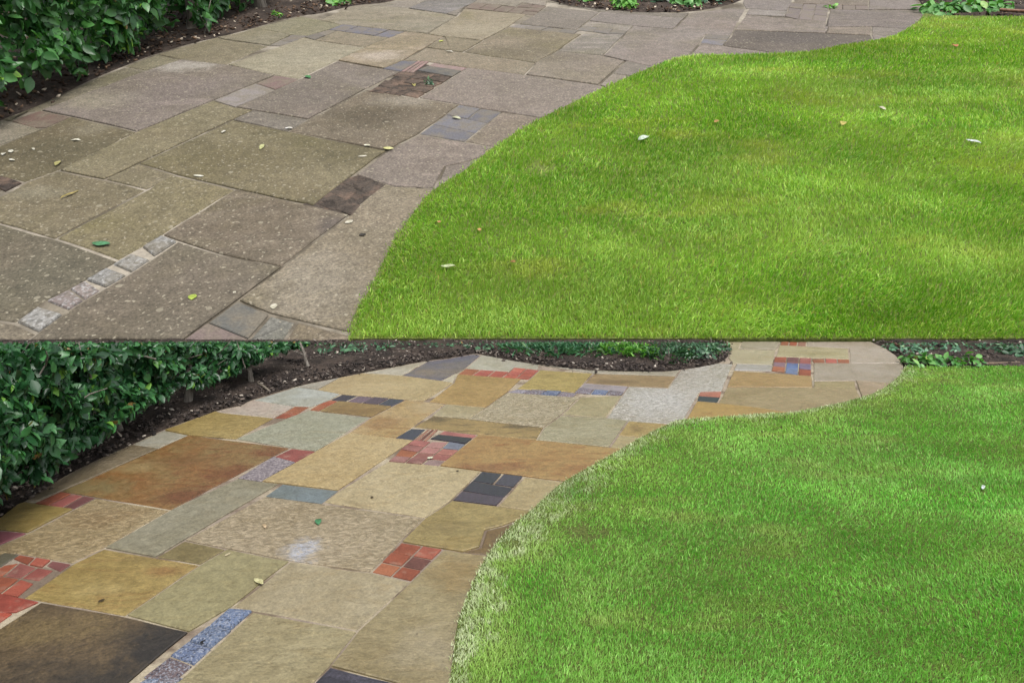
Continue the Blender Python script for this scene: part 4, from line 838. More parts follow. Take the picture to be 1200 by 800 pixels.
def bed_sheet(name, M, path_poly, lawn_poly, x0, x1, y0, y1, step, label):
    xs = np.arange(x0, x1 + step, step); ys = np.arange(y0, y1 + 1e-6, (y1 - y0) / math.ceil((y1 - y0) / step))
    X, Y = np.meshgrid(xs, ys); P = np.c_[X.ravel(), Y.ravel()]
    ring = path_poly + [path_poly[0]]; d = dist_poly(P, ring); ins = pip(P, path_poly)
    if lawn_poly is not None:
        dl = dist_poly(P, lawn_poly + [lawn_poly[0]]); il = pip(P, lawn_poly)
    nz = np.array([mnoise.fractal(Vector((p[0] * 5, p[1] * 5, .3)), 1., 2., 4) for p in P])
    z = np.where(ins, -.045, -.012 + np.minimum(d * .12, .03) + nz * .016 * np.minimum(1, d * 12))
    if lawn_poly is not None: z = np.where(il, np.minimum(z, -.03), z)
    edge = np.minimum(np.abs(P[:, 1] - y0), np.abs(P[:, 1] - y1))
    nx, ny = len(xs), len(ys); V = np.c_[P, z]; idx = np.arange(nx * ny).reshape(ny, nx)
    a = idx[:-1, :-1].ravel(); b = idx[:-1, 1:].ravel(); c = idx[1:, 1:].ravel(); e = idx[1:, :-1].ravel()
    o = link(name, mesh_np(name, V, np.r_[np.c_[a, b, c], np.c_[a, c, e]], True), SOIL, matrix=M)
    return tag(o, label, 'soil', kind='structure')

# ------------------------------------------------------------------ paving
def piece_mesh(name, poly, thick, bev, rough_edge, rs, dome=0.):
    if rough_edge > 0:
        q = []
        for i in range(len(poly)):
            a, b = np.array(poly[i]), np.array(poly[(i + 1) % len(poly)]); l = np.hypot(*(b - a)); m = max(1, min(7, int(l / .09)))
            nrm = np.array((-(b - a)[1], (b - a)[0])) / (l + 1e-9)
            for j in range(m):
                q.append(tuple(a + (b - a) * j / m + nrm * (rs.uniform(0, rough_edge) if j else rs.uniform(0, rough_edge))))
        poly = q
    n = len(poly); top = inset(poly, bev)
    V = [(x, y, -thick) for x, y in poly] + [(x, y, -bev * .9) for x, y in poly] + [(x, y, dome * .5) for x, y in top]
    Fc = []
    for i in range(n):
        j = (i + 1) % n
        Fc += [(i, j, n + j, n + i), (n + i, n + j, 2 * n + j, 2 * n + i)]
    if dome > 0:
        c = np.mean(top, axis=0); inn = [tuple(c + (np.array(p) - c) * .55) for p in top]
        V += [(x, y, dome) for x, y in inn]
        for i in range(n):
            j = (i + 1) % n; Fc.append((2 * n + i, 2 * n + j, 3 * n + j, 3 * n + i))
        Fc.append(tuple(range(3 * n, 4 * n)))
    else: Fc.append(tuple(range(2 * n, 3 * n)))
    me = bpy.data.meshes.new(name); me.from_pydata(V, [], Fc); me.update(); return me

def pave(path_obj, pieces, old):
    rs = random.Random(5 if old else 3)
    for i, (kind, key, col, style, poly, ex) in enumerate(pieces):
        slab = kind == 'stone_slab'
        gap = (.0044 if old else .0044) if slab else (.002 if old else (.0065 if style == 'blue' else .0045 if style == 'brick' else .0025))
        p = inset(poly, gap)
        if area(p) < 1e-4: continue
        c = np.mean(p, axis=0); loc = [(x - c[0], y - c[1]) for x, y in p]
        sett = style in ('sett', 'oldsett', 'rubble')
        me = piece_mesh(kind, loc, .038, .0035 if slab else .003, (.006 if old else .004) if slab else (.018 if style == 'rubble' else .004 if sett else .0015), rs, .006 if style in ('sett', 'oldsett') else 0.)
        if style in BM: m = BM[style]
        elif old: m = old_mat(key, col, style, ex, i * 1.37, c)
        else: m = stone_mat(key, col, style, ex, i * 1.37, c)
        z = -.0026 if kind == 'dirt_fill' else rs.uniform(-.0012, .0012) if style == 'rubble' else rs.uniform(-.0030, .0022)
        ta = .006 if slab else .012; tilt = Matrix.Rotation(rs.uniform(-ta, ta), 4, 'X') @ Matrix.Rotation(rs.uniform(-ta, ta), 4, 'Y')
        o = link(kind, me, m, path_obj, Matrix.Translation((c[0], c[1], z)) @ tilt)
        j = rs.uniform(.8, 1.05)
        o.color = soft(lin(col, (OLD if old else STONE) * j), .95 if style == 'brick' else .8 if old else .7)

def sheet(name, poly, z, mat, M, skirt=.04):
    me = bpy.data.meshes.new(name); n = len(poly)
    V = [(x, y, z) for x, y in poly] + [(x, y, z - skirt) for x, y in poly]
    Fc = [tuple(range(n))] + [(i, n + i, n + (i + 1) % n, (i + 1) % n) for i in range(n)]
    me.from_pydata(V, [], Fc); me.update()
    return link(name, me, mat, matrix=M)

def ccw(p): return p if area(p) > 0 else p[::-1]
def clip_y(p, yc, below):
    out = []
    for i in range(len(p)):
        a, b = p[i], p[(i + 1) % len(p)]; ia = (a[1] <= yc) == below; ib = (b[1] <= yc) == below
        if ia: out.append(a)
        if ia != ib:
            t = (yc - a[1]) / (b[1] - a[1]); out.append((a[0] + (b[0] - a[0]) * t, yc))
    return out

lb, le, lt, lw = smooth_line(LOWER_BORDER), smooth_line(LOWER_EDGE), LOWER_TIP, LOWER_LAWN_TOP
ub, ue, ut, uw = smooth_line(UPPER_BORDER), smooth_line(UPPER_EDGE), UPPER_TIP, UPPER_LAWN_TOP
PATH_LO = ccw(clip_y(lb + lt[::-1] + le[::-1] + [(-3.2, le[0][1]), (-4.2, 3.4)], BANK_Y - .002, True))
PATH_UP = ccw(clip_y(ub + [(ub[-1][0], ub[-1][1] + 1), (ut[-1][0], ut[-1][1] + 1)] + ut[::-1] + ue[::-1] + [(ue[0][0], BANK_LOCAL_Y), (-3.6, BANK_LOCAL_Y), (-3.9, 3.2)], BANK_LOCAL_Y + .002, False))
LAWN_LO = ccw(clip_y(le + lw[1:] + [(lw[-1][0] + 3, 3.), (lw[-1][0] + 3, le[0][1])], BANK_Y - .01, True))
LAWN_UP = ccw(clip_y(ue + uw[1:] + [(uw[-1][0] + 1, 3.), (uw[-1][0] + 1, BANK_LOCAL_Y)], BANK_LOCAL_Y + .003, False))

bed_sheet('soil', LOWER, PATH_LO, LAWN_LO, -7, 7, 1.2, BANK_Y - .002, .05, 'dark soil of the beds around the clean path')
bed_sheet('soil', UPPER, PATH_UP, LAWN_UP, -7.5, 6, BANK_LOCAL_Y + .003, 10.6, .06, 'brown soil of the beds around the grimy path')
p_lo = sheet('path', PATH_LO, -.0062, MORTAR_CLEAN, LOWER); tag(p_lo, 'freshly washed path of cream, brown and yellow stone with red brick insets', 'path', kind='structure')
p_up = sheet('path', PATH_UP, -.0058, MORTAR_OLD, UPPER); tag(p_up, 'grimy grey-brown unwashed stone path beside the bright lawn', 'path', kind='structure')
pave(p_lo, LOWER_PIECES, False)
pave(p_up, UPPER_PIECES, True)
l_lo = sheet('lawn', LAWN_LO, .008, TURF, LOWER); tag(l_lo, 'cool green lawn beside the washed path', 'lawn', kind='structure')
l_up = sheet('lawn', LAWN_UP, .008, TURF, UPPER); tag(l_up, 'yellow-green lawn beside the grimy path', 'lawn', kind='structure')

# ------------------------------------------------------------------ grass blades
def grass(name, M, poly, edge, n, eye, xr, yr, mat, label, bare, dust_fn, hgt, seed, worn=0.):
    g = np.random.default_rng(seed); pts = []; have = 0; ymin = yr[0]
    while have < n:
        y = yr[0] / (1 - g.random(n) * (1 - yr[0] / yr[1]))            # more blades near by, fewer and broader ones far off
        half = y * .80 + .35; x = g.random(n) * (2 * half + .9) - half
        keep = g.random(n) < (half / (yr[1] * .8 + .35))
        P = np.c_[x, y][keep]; P = P[pip(P, poly)]
        tuft = np.array([mnoise.noise(Vector((p[0] * 42, p[1] * 42, seed))) + .5 * mnoise.noise(Vector((p[0] * 3, p[1] * 3, seed + 9.))) for p in P]); P = P[(tuft > -.46) | (g.random(len(P)) < .45)]
        for (bx, by, br, amt) in bare:
            dd = np.hypot((P[:, 0] - bx), (P[:, 1] - by) * 1.1) / br; dd += np.array([mnoise.noise(Vector((p[0] * 16, p[1] * 16, 3.))) if q < 2 else 0 for p, q in zip(P, dd)]) * .8; P = P[(dd > 1) | (g.random(len(P)) > amt * (1 - np.clip(dd, 0, 1) ** 2))]
        pts.append(P); have += len(P)
    P = np.concatenate(pts)[:n]; N = len(P)
    f = np.array([mnoise.noise(Vector((p[0] * .9, p[1] * .9, seed))) for p in P[::1]])
    f2 = np.array([mnoise.noise(Vector((p[0] * 5, p[1] * 5, seed + 4.))) for p in P])
    de = dist_poly(P, edge); P = P + np.where(de < .045, 1., 0)[:, None] * g.normal(0, .009, (N, 2))
    ang = f * 5. + g.normal(0, 1.3, N); lean = np.clip(.6 + f2 * .45 + g.normal(0, .35, N), .05, 1.4)
    far = np.maximum(1, P[:, 1] / (ymin * 1.3))
    ln = hgt * np.clip(.5 + de / .08, .5, 1.) * g.uniform(.5, 1.3, N) * (1 + f2 * .25) * far ** .25
    w = .0012 * g.uniform(.7, 1.4, N) * far ** .85
    yaw = g.uniform(0, 2 * math.pi, N)
    dx, dy = np.cos(ang), np.sin(ang); sx, sy = np.cos(yaw), np.sin(yaw)
    def at(t):   # point on the bent centre line
        bend = lean * t ** 1.4
        return P[:, 0] + dx * bend * ln * .8, P[:, 1] + dy * bend * ln * .8, .006 + ln * t * np.cos(np.minimum(lean, 1.2) * t * .9)
    V = np.zeros((N, 5, 3)); tip = np.zeros((N, 5))
    for i, (t, s, ww) in enumerate(((0, -1, 1.), (0, 1, 1.), (.55, -1, .85), (.55, 1, .85), (1., 0, 0))):
        x, y, z = at(t); V[:, i] = np.c_[x + sx * w * s * ww, y + sy * w * s * ww, z]; tip[:, i] = t
    b = (np.arange(N) * 5)[:, None, None]; T = np.array([[0, 1, 3], [0, 3, 2], [2, 3, 4]])[None] + b
    du = np.repeat(dust_fn(P, de, g), 5)
    o = link(name, mesh_np(name, V.reshape(-1, 3), T.reshape(-1, 3), True, {'tip': tip.ravel(), 'dust': du, 'worn': np.repeat(np.clip(worn * np.exp(-de / .38) * (1 + f2 * 1.2) * 1.1, 0, 1), 5)}), mat, matrix=M)
    return tag(o, label, 'grass', kind='stuff')

def dust_lo(P, de, g):
    m = np.array([mnoise.noise(Vector((p[0] * 3.5, p[1] * 3.5, 2.))) for p in P])
    m2 = np.array([mnoise.noise(Vector((p[0] * 14, p[1] * 14, 5.))) for p in P])
    wd = .11 + .10 * m + .12 * np.exp(-((P[:, 0] - .28) ** 2 + (P[:, 1] - 3.4) ** 2) / .35)
    return np.clip(.85 - de / np.maximum(wd, .04) + m2 * .8 + g.normal(0, .25, len(P)), 0, .8)
def dust_up(P, de, g): return np.zeros(len(P))
grass('grass', LOWER, LAWN_LO, le, 345000, 1.6, (-1, 6), (2.1, BANK_Y - .03), GRASS_LO, 'short cool green grass dusted white along the path', [(*(0.304, 3.305), .14, .95), (*(0.000, 3.198), .06, .9)], dust_lo, .018, 1, 1.)
grass('grass', UPPER, LAWN_UP, ue, 335000, 1.3, (-1, 6), (BANK_LOCAL_Y, 6.0), GRASS_UP, 'short bright yellow-green grass beside the grimy path', [(*(0.119, 3.044), .085, .9)], dust_up, .023, 2)

# ------------------------------------------------------------------ leaves, hedges, plants
LEAF_V = np.array([(0, 0, 0), (-.24, .28, .05), (0, .30, -.02), (.24, .28, .05), (-.27, .58, .05), (0, .62, -.03), (.27, .58, .05), (-.13, .86, .0), (.13, .86, .0), (0, 1., -.08)])
LEAF_T = np.array([(0, 2, 1), (0, 3, 2), (1, 2, 5), (1, 5, 4), (2, 3, 6), (2, 6, 5), (4, 5, 7), (5, 6, 8), (5, 8, 9), (5, 9, 7)])
BLADE_V = LEAF_V * np.array((.35, 1, 1.5))

def leaf_frames(N, out, g, up=.5, jit=.75):
    """direction (leaf axis) and normal for leaves that face outwards and upwards"""
    nrm = out + np.array((0, 0, up)) + g.normal(0, jit, (N, 3)); nrm /= np.linalg.norm(nrm, axis=1)[:, None]
    ax = g.normal(0, 1, (N, 3)) + out * .5 - np.array((0, 0, .55)); ax -= nrm * np.sum(ax * nrm, axis=1)[:, None]; ax /= np.linalg.norm(ax, axis=1)[:, None]
    return np.stack((np.cross(ax, nrm), ax, nrm), axis=2)

def leaves_mesh(name, pos, R, size, tmpl=LEAF_V):
    g = np.random.default_rng(len(pos)); n = len(pos)
    L_ = np.repeat(tmpl[None], n, 0).copy(); L_[..., 0] *= g.uniform(.75, 1.2, (n, 1)); L_[..., 2] *= g.uniform(.3, 2.4, (n, 1)); L_[..., 2] -= L_[..., 1] ** 2 * g.uniform(-.1, .4, (n, 1)); L_[..., 0] += L_[..., 1] ** 2 * g.normal(0, .08, (n, 1))
    V = np.einsum('nij,nkj->nki', R, L_) * size[:, None, None] + pos[:, None, :]
    T = LEAF_T[None] + (np.arange(len(pos)) * len(tmpl))[:, None, None]
    return mesh_np(name, V.reshape(-1, 3), T.reshape(-1, 3), True)

leaf_single = {}
def leaf_object(parent, pos, R, size, mat):
    if mat.name not in leaf_single:
        me = mesh_np('leaf', LEAF_V, LEAF_T, True); me.materials.append(mat); leaf_single[mat.name] = me
    M = Matrix([list(R[i] * size) + [pos[i]] for i in range(3)] + [[0, 0, 0, 1]])
    return link('leaf', leaf_single[mat.name], None, parent, M)

def tube(pts, radii, sides=9):
    V, Fc = [], []; n = len(pts)
    for i, (p, r) in enumerate(zip(pts, radii)):
        d = (Vector(pts[min(i + 1, n - 1)]) - Vector(pts[max(i - 1, 0)])).normalized(); a = d.orthogonal().normalized(); b = d.cross(a)
        for k in range(sides):
            an = 2 * math.pi * k / sides; q = Vector(p) + (a * math.cos(an) + b * math.sin(an)) * r; V.append(tuple(q))
    for i in range(n - 1):
        for k in range(sides):
            a, b = i * sides + k, i * sides + (k + 1) % sides; Fc += [(a, b, b + sides), (a, b + sides, a + sides)]
    c = len(V); V.append(tuple(pts[-1])); Fc += [((n - 1) * sides + k, (n - 1) * sides + (k + 1) % sides, c) for k in range(sides)]
    return V, Fc

def hedge(M, front, height_fn, depth, n, size, mat, trunks, label, seed, clear, eye):
    g = np.random.default_rng(seed)
    F_ = np.array(front); seg = np.hypot(*np.diff(F_, axis=0).T); cum = np.r_[0, np.cumsum(seg)]
    root = link('hedge', None, matrix=M); tag(root, label, 'hedge')
    s = g.random(n * 4) * cum[-1]; i = np.clip(np.searchsorted(cum, s) - 1, 0, len(seg) - 1); t = (s - cum[i]) / seg[i]
    base = F_[i] + (F_[i + 1] - F_[i]) * t[:, None]; tan = (F_[i + 1] - F_[i]) / seg[i][:, None]; back = np.c_[-tan[:, 1], tan[:, 0]]
    u = g.random(n * 4); d = depth * u ** 2.2; zz = g.random(n * 4)
    bx = base + back * d[:, None]; H = height_fn(bx)
    bul = np.array([mnoise.noise(Vector((a * 2.3, b * 3., seed))) for a, b in zip(s, zz * 1.2)])
    z = clear + (H - clear) * zz
    low = clear * (1 + .9 * np.array([mnoise.noise(Vector((a * 3.1, 7., seed))) for a in s]))
    bx = base + back * (d - .10 - bul * .16 + np.maximum(0, .22 - z) * .6)[:, None]
    gap = np.array([mnoise.fractal(Vector((a * 4., b * 5., c * 4. + seed)), 1., 2., 2) for a, b, c in zip(s, z, d)])
    ok = (z > low) & (z < H) & (gap > .0) & (H > clear * .5)
    idx = np.nonzero(ok)[0][:n]
    pos = np.c_[bx[idx], z[idx]]; out = np.c_[-back[idx], np.zeros(len(idx))]
    R = leaf_frames(len(idx), out, g); sz = size * g.uniform(.45, 1.35, len(idx))
    sz = np.minimum(sz, np.maximum(.015, (height_fn(pos[:, :2]) - pos[:, 2]) * 1.6 + .02))
    pos[:, 2] -= np.maximum(0, pos[:, 2] + (np.maximum(0, R[:, 2, 1]) + .25) * sz - height_fn(pos[:, :2]) - .004)
    # the leaves that show largest are separate, the rest are one mass
    dist = np.linalg.norm(pos - np.array((0, 0, eye)), axis=1); vis = (np.abs(pos[:, 0] / pos[:, 1]) < .68) & (d[idx] < depth * .16)
    score = np.where(vis, sz / dist, -1); order = np.argsort(-score); big = order[:290]; rest = order[290:]
    for q in big: leaf_object(root, pos[q], R[q], sz[q], mat)
    fo = link('foliage', leaves_mesh('foliage', pos[rest], R[rest], sz[rest]), mat, root); tag(fo, kind='stuff')
    for (x, y, r, h, lx) in trunks:
        hh = min(h, float(height_fn(np.array([(x, y)]))[0]) * .95)
        P = [(x + lx * q * hh + rnd.uniform(-.01, .01), y + rnd.uniform(-.01, .01) + .1 * q * hh, -.03 + q * (hh + .03)) for q in (0, .12, .4, .7, 1.)]
        V, Fc = tube(P, [r * 1.35, r, r * .85, r * .7, r * .45]); link('trunk', mesh_np('trunk', V, Fc, True), BARK, root)
    # twigs inside
    V, Fc = [], []
    for q in range(70):
        i = g.integers(len(idx)); b = pos[i] + np.array((0, 0, -.05)) ; e = b + np.array((g.normal(0, .10), g.normal(0, .10), g.uniform(.05, .22)))
        e[2] = min(e[2], float(height_fn(e[None, :2])[0])); v, f_ = tube([tuple(b - (e - b) * .5), tuple((b + e) / 2 + g.normal(0, .01, 3)), tuple(e)], [.005, .004, .002], 5)
        o = len(V); V += v; Fc += [tuple(k + o for k in f) for f in f_]
    tw = link('twigs', mesh_np('twigs', V, Fc, True), BARK, root); tag(tw, kind='stuff')
    return root

def cap_lo(P): return np.maximum(0, EYE * (1 - P[:, 1] / BANK_Y) - .003)      # clipped down towards the bank
def hgt_up(P): return np.full(len(P), 1.15)
hedge(LOWER, [(-2.270, 2.504), (-2.237, 3.010), (-2.252, 3.345), (-2.296, 3.801), (-2.304, 4.397), (-2.228, 4.884), (-2.114, 5.286), (-1.949, 5.666), (-1.808, 6.156), (-1.617, 6.493), (-0.988, 6.867)],
      cap_lo, .9, 25000, .058, HEDGE_LO, [(*(-2.348, 4.613), .016, .5, -.25), (*(-2.172, 5.170), .030, .5, 0.), (*(-1.910, 5.643), .022, .3, -.1), (*(-1.603, 6.130), .016, .25, -.45), (*(-2.371, 3.929), .02, .6, .1)],
      'leafy dark green hedge overhanging the dark soil by the washed path', 21, .17, 1.6)
hedge(UPPER, [(-2.568, 2.718), (-2.609, 3.332), (-2.572, 3.731), (-2.554, 4.095), (-2.497, 4.402), (-2.432, 4.752), (-2.367, 5.176), (-2.262, 5.594), (-2.157, 5.926), (-2.079, 6.429), (-2.081, 7.218), (-1.992, 8.593)],
      hgt_up, .9, 20000, .070, HEDGE_UP, [(*(-2.689, 5.269), .018, .6, -.3), (*(-2.299, 5.647), .048, .9, .05), (*(-2.019, 6.362), .045, .9, -.1), (*(-2.711, 4.368), .02, .6, 0.), (*(-2.663, 4.792), .03, .5, -.2)],
      'leafy green hedge at the top left beside the grimy path', 22, .075, 1.3)

def mulch(M, border, polys_ok, box, n, mat, label, seed, ymax):
    g = np.random.default_rng(seed); P = np.c_[g.uniform(box[0], box[1], n * 7), g.uniform(box[2], box[3], n * 7)]
    m = np.ones(len(P), bool)
    for p in polys_ok: m &= ~pip(P, p)
    m |= pip(P, polys_ok[0]) & (dist_poly(P, border) < g.exponential(.022, len(P))) & (g.random(len(P)) < .5)
    m &= np.abs(P[:, 0]) < P[:, 1] * .72 + .3; P = P[m][:n]; N = len(P); sz = g.uniform(.006, .030, N)
    cube = np.array([(x, y, z) for x in (-1, 1) for y in (-1, 1) for z in (-1, 1)], float)
    T = np.array([(0, 1, 3), (0, 3, 2), (4, 6, 7), (4, 7, 5), (0, 4, 5), (0, 5, 1), (2, 3, 7), (2, 7, 6), (0, 2, 6), (0, 6, 4), (1, 5, 7), (1, 7, 3)])
    dim = np.c_[sz, sz * g.uniform(.4, .9, N), sz * g.uniform(.15, .45, N)] * .5
    V = cube[None] * dim[:, None, :] * g.uniform(.6, 1.2, (N, 8, 1)); a = g.uniform(0, 6.28, N); tl = g.normal(0, .45, N)
    c, s = np.cos(a), np.sin(a); ct, st = np.cos(tl), np.sin(tl)
    x = V[..., 0] * ct[:, None] - V[..., 2] * st[:, None]; z = V[..., 0] * st[:, None] + V[..., 2] * ct[:, None]; y = V[..., 1]
    X = x * c[:, None] - y * s[:, None] + P[:, :1]; Y = x * s[:, None] + y * c[:, None] + P[:, 1:]
    Z = z + .010 + g.uniform(-.004, .012, (N, 1))
    o = link('bark_mulch', mesh_np('bark_mulch', np.stack((X, Y, Z), 2).reshape(-1, 3), (T[None] + (np.arange(N) * 8)[:, None, None]).reshape(-1, 3)), mat, matrix=M)
    return tag(o, label, 'mulch', kind='stuff')
mulch(LOWER, lb, [PATH_LO, LAWN_LO], (-5, 5, 3., BANK_Y - .03), 19000, MULCH_LO, 'dark bark chips and small pale stones on the soil by the washed path', 5, BANK_Y)
mulch(UPPER, ub, [PATH_UP, LAWN_UP], (-5, 5, 3., 8.5), 19000, MULCH_UP, 'brown bark chips and small pale stones on the soil by the grimy path', 6, 9)

def plant(M, xy, rad, hgt, n, size, mat, label, seed, cap=None, tmpl=LEAF_V, leaves_out=0, up=.9, cat='plant', name='bed_plant', group=None):
    g = np.random.default_rng(seed); root = link(name, None, matrix=M @ Matrix.Translation((xy[0], xy[1], 0))); tag(root, label, cat, group)
    th = g.uniform(0, 6.28, n); r = rad * np.sqrt(g.random(n)); pos = np.c_[np.cos(th) * r, np.sin(th) * r, hgt * g.random(n) * (1 - (r / rad) ** 2 * .6)]
    if cap is not None:
        lim = cap(pos[:, :2] + np.array(xy)); pos[:, 2] = np.minimum(pos[:, 2], np.maximum(.004, lim - size * .25))
    out = np.c_[np.cos(th), np.sin(th), np.zeros(n)] * (r / rad)[:, None]
    R = leaf_frames(n, out * .7, g, up, .4)
    if tmpl is BLADE_V:                                    # strappy leaves rise from the crown
        ax = out * .8 + np.c_[g.normal(0, .4, n), g.normal(0, .4, n), g.uniform(.3, 1.2, n)]; ax /= np.linalg.norm(ax, axis=1)[:, None]
        sd_ = np.cross(ax, np.array((0, 0, 1.)) + g.normal(0, .2, (n, 3))); sd_ /= np.linalg.norm(sd_, axis=1)[:, None]; R = np.stack((sd_, ax, np.cross(sd_, ax)), 2)
    sz = size * g.uniform(.6, 1.2, n)
    if cap is not None: sz = np.minimum(sz, np.maximum(.012, cap(pos[:, :2] + np.array(xy)) - pos[:, 2] + .01))
    order = np.argsort(pos[:, 1]); k = leaves_out
    for q in order[:k]: leaf_object(root, pos[q], R[q], sz[q], mat)
    rest = order[k:]
    if len(rest): fo = link('foliage', leaves_mesh('foliage', pos[rest], R[rest], sz[rest], tmpl), mat, root)
    v, f = tube([(0, 0, -.02), (.005, 0, hgt * .3), (0, .005, hgt * .6)], [.006, .005, .002], 6); link('stem', mesh_np('stem', v, f, True), BARK, root)
    return root
P_BLUE = leaf_mat('bluegreen_leaf', '#28513a', '#41704f', '#61896a', '#86a37c', .5)
P_BRIGHT = leaf_mat('bright_leaf', '#3c6f26', '#578f34', '#7aa94e', '#93b85e', .5)
P_DARK = leaf_mat('dark_leaf', '#1d3a26', '#2c5233', '#4b7050', '#6d8f6a', .4)
P_BROAD = leaf_mat('broad_leaf', '#33662a', '#4c823a', '#6b9c54', '#8ba24e', .5)
for i, (xy, rad, n, lab) in enumerate([((0.089, 6.706), .20, 170, 'blue-green strappy plant at the back bed, leftmost of three'), ((0.353, 6.644), .22, 190, 'blue-green strappy plant at the back bed, middle of three'), ((0.662, 6.644), .22, 190, 'blue-green strappy plant at the back bed, beside the bright plant')]):
    plant(LOWER, xy, rad, .10, n, .085, P_BLUE, lab, 40 + i, cap_lo, BLADE_V, group='blue-green plants in the back bed')
plant(LOWER, (0.925, 6.582), .17, .12, 190, .075, P_BRIGHT, 'bright green leafy plant between the blue-green plants and the dark shrub', 50, cap_lo, BLADE_V)
plant(LOWER, (1.088, 6.463), .13, .10, 130, .07, P_BRIGHT, 'small bright green plant left of the dark shrub', 51, cap_lo, BLADE_V)
for i, (xy, rad, n, lab) in enumerate([((1.298, 6.405), .20, 260, 'dark strappy low plant touching the path edge'), ((1.522, 6.613), .24, 300, 'dark green low shrub at the point of the back bed'), ((1.753, 6.802), .17, 200, 'dark green shrub in the rounded corner of the back bed')]):
    plant(LOWER, xy, rad, .16, n, .06, P_DARK, lab, 60 + i, cap_lo, BLADE_V if i == 0 else LEAF_V, cat='shrub', group='dark shrubs in the back bed')
for i, (xy, lab) in enumerate([((3.275, 6.237), 'broad-leaved green plant at the lawn corner, nearest the path tip'), ((3.442, 6.264), 'broad-leaved green plant at the lawn corner, second from the path tip'), ((3.557, 6.210), 'broad-leaved green plant at the lawn corner, third from the path tip'), ((3.696, 6.237), 'broad-leaved green plant at the lawn corner, farthest from the path tip')]):
    plant(LOWER, xy, .12, .09, 46, .07, P_BROAD, lab, 70 + i, cap_lo, leaves_out=46, group='broad-leaved plants at the corner of the lower lawn')
for i, (xy, lab) in enumerate([((3.483, 6.770), 'grey-green weed in the soil behind the broad-leaved plants'), ((3.820, 6.770), 'low weed behind the broad-leaved plants, in the middle of the bed'), ((4.214, 6.802), 'dark leafy shrub at the right end of the back bed'), ((4.333, 6.613), 'dark leafy shrub at the right edge of the photo')]):
    plant(LOWER, xy, .20, .10, 150, .06, P_DARK if i > 1 else P_BLUE, lab, 80 + i, cap_lo)
for i, (px, lab) in enumerate([((-1.498, 6.770), 'low dark shoot under the hedge end, left'), ((-1.107, 6.900), 'low dark shoot under the hedge end, middle'), ((-0.616, 6.968), 'low dark shoot under the hedge end, right'), ((-0.230, 6.934), 'low dark shoot beside the blue-green plants')]):
    plant(LOWER, px, .26, .09, 150, .06, P_DARK, lab, 90 + i, cap_lo)
UB = [((0.659, 6.821), .16, .12, P_BRIGHT, 'pale green small plant at the left end of the upper back bed'), ((0.919, 6.463), .09, .10, P_BRIGHT, 'bright lime plant at the edge of the upper back bed'), ((1.195, 6.747), .22, .20, P_DARK, 'dark green plant behind the lime plant'), ((1.413, 6.567), .13, .13, P_BROAD, 'mid green plant at the edge of the upper back bed'), ((1.624, 6.821), .22, .22, P_BLUE, 'blue-green plant at the right end of the upper back bed'), ((0.462, 7.218), .2, .12, P_BRIGHT, 'yellow-green plant at the far left of the upper back bed'), ((-1.463, 6.638), .10, .06, P_BRIGHT, 'small yellow-green weed at the soil edge of the grimy path'), ((-1.826, 6.106), .04, .03, P_BRIGHT, 'tiny lime seedling on the soil at the grimy path edge')]
for i, (xy, rad, hg, mt, lab) in enumerate(UB):
    plant(UPPER, xy, rad, hg, int(900 * rad) + 20, .075 if rad > .05 else .04, mt, lab, 100 + i, leaves_out=12 if rad > .05 else 4)
for i, (xy, lab) in enumerate([((3.342, 6.231), 'light green broad-leaved plant on the upper lawn edge, nearest the path tip'), ((3.537, 6.296), 'light green broad-leaved plant on the upper lawn edge, second from the path'), ((3.676, 6.263), 'light green broad-leaved plant on the upper lawn edge, third from the path'), ((3.854, 6.329), 'light green broad-leaved plant on the upper lawn edge, farthest from the path')]):
    plant(UPPER, xy, .13, .09, 60, .085, P_BROAD, lab, 110 + i, leaves_out=60, group='broad-leaved plants at the corner of the upper lawn')
plant(UPPER, (4.032, 6.975), .35, .2, 260, .07, P_BLUE, 'bushy plant behind the upper broad-leaved plants', 120)
plant(UPPER, (3.733, 6.897), .2, .12, 160, .07, P_BROAD, 'green weed behind the upper broad-leaved plants', 121)
plant(UPPER, (2.592, 6.429), .05, .03, 18, .045, P_BRIGHT, 'small green weed growing in a joint of the far grimy path', 122, leaves_out=18)
plant(UPPER, (-0.472, 4.318), .028, .03, 40, .02, P_DARK, 'dark moss tuft in the broken brick patch', 123)


# ------------------------------------------------------------------ small things lying about
def fallen(M, xy, length, col, label, seed, z=.002, name='fallen_leaf', cat='leaf', curl=.25, wide=.55, group=None):
    g = random.Random(seed); V = []; Fc = []; nu, nv = 6, 4; length *= 1.1
    for i in range(nu + 1):
        t = i / nu; w = wide * math.sin(math.pi * min(1, t * .93 + .05)) ** .8 * .5
        for j in range(nv + 1):
            s = j / nv * 2 - 1
            V.append(((s * w + g.uniform(-.02, .02)) * length, (t - .5) * length, (curl * (abs(s) ** 1.5) * w + .12 * curl * math.sin(t * 5 + seed) + .05) * length))
    for i in range(nu):
        for j in range(nv): a = i * (nv + 1) + j; Fc.append((a, a + 1, a + nv + 2, a + nv + 1))
    me = bpy.data.meshes.new(name); me.from_pydata(V, [], Fc); [setattr(p, 'use_smooth', True) for p in me.polygons]; me.update()
    o = link(name, me, leaf_colour(col), matrix=M @ Matrix.Translation((xy[0], xy[1], z)) @ Matrix.Rotation(g.uniform(0, 6.28), 4, 'Z'))
    so = o.modifiers.new('thickness', 'SOLIDIFY'); so.thickness = .0006
    return tag(o, label, cat, group)
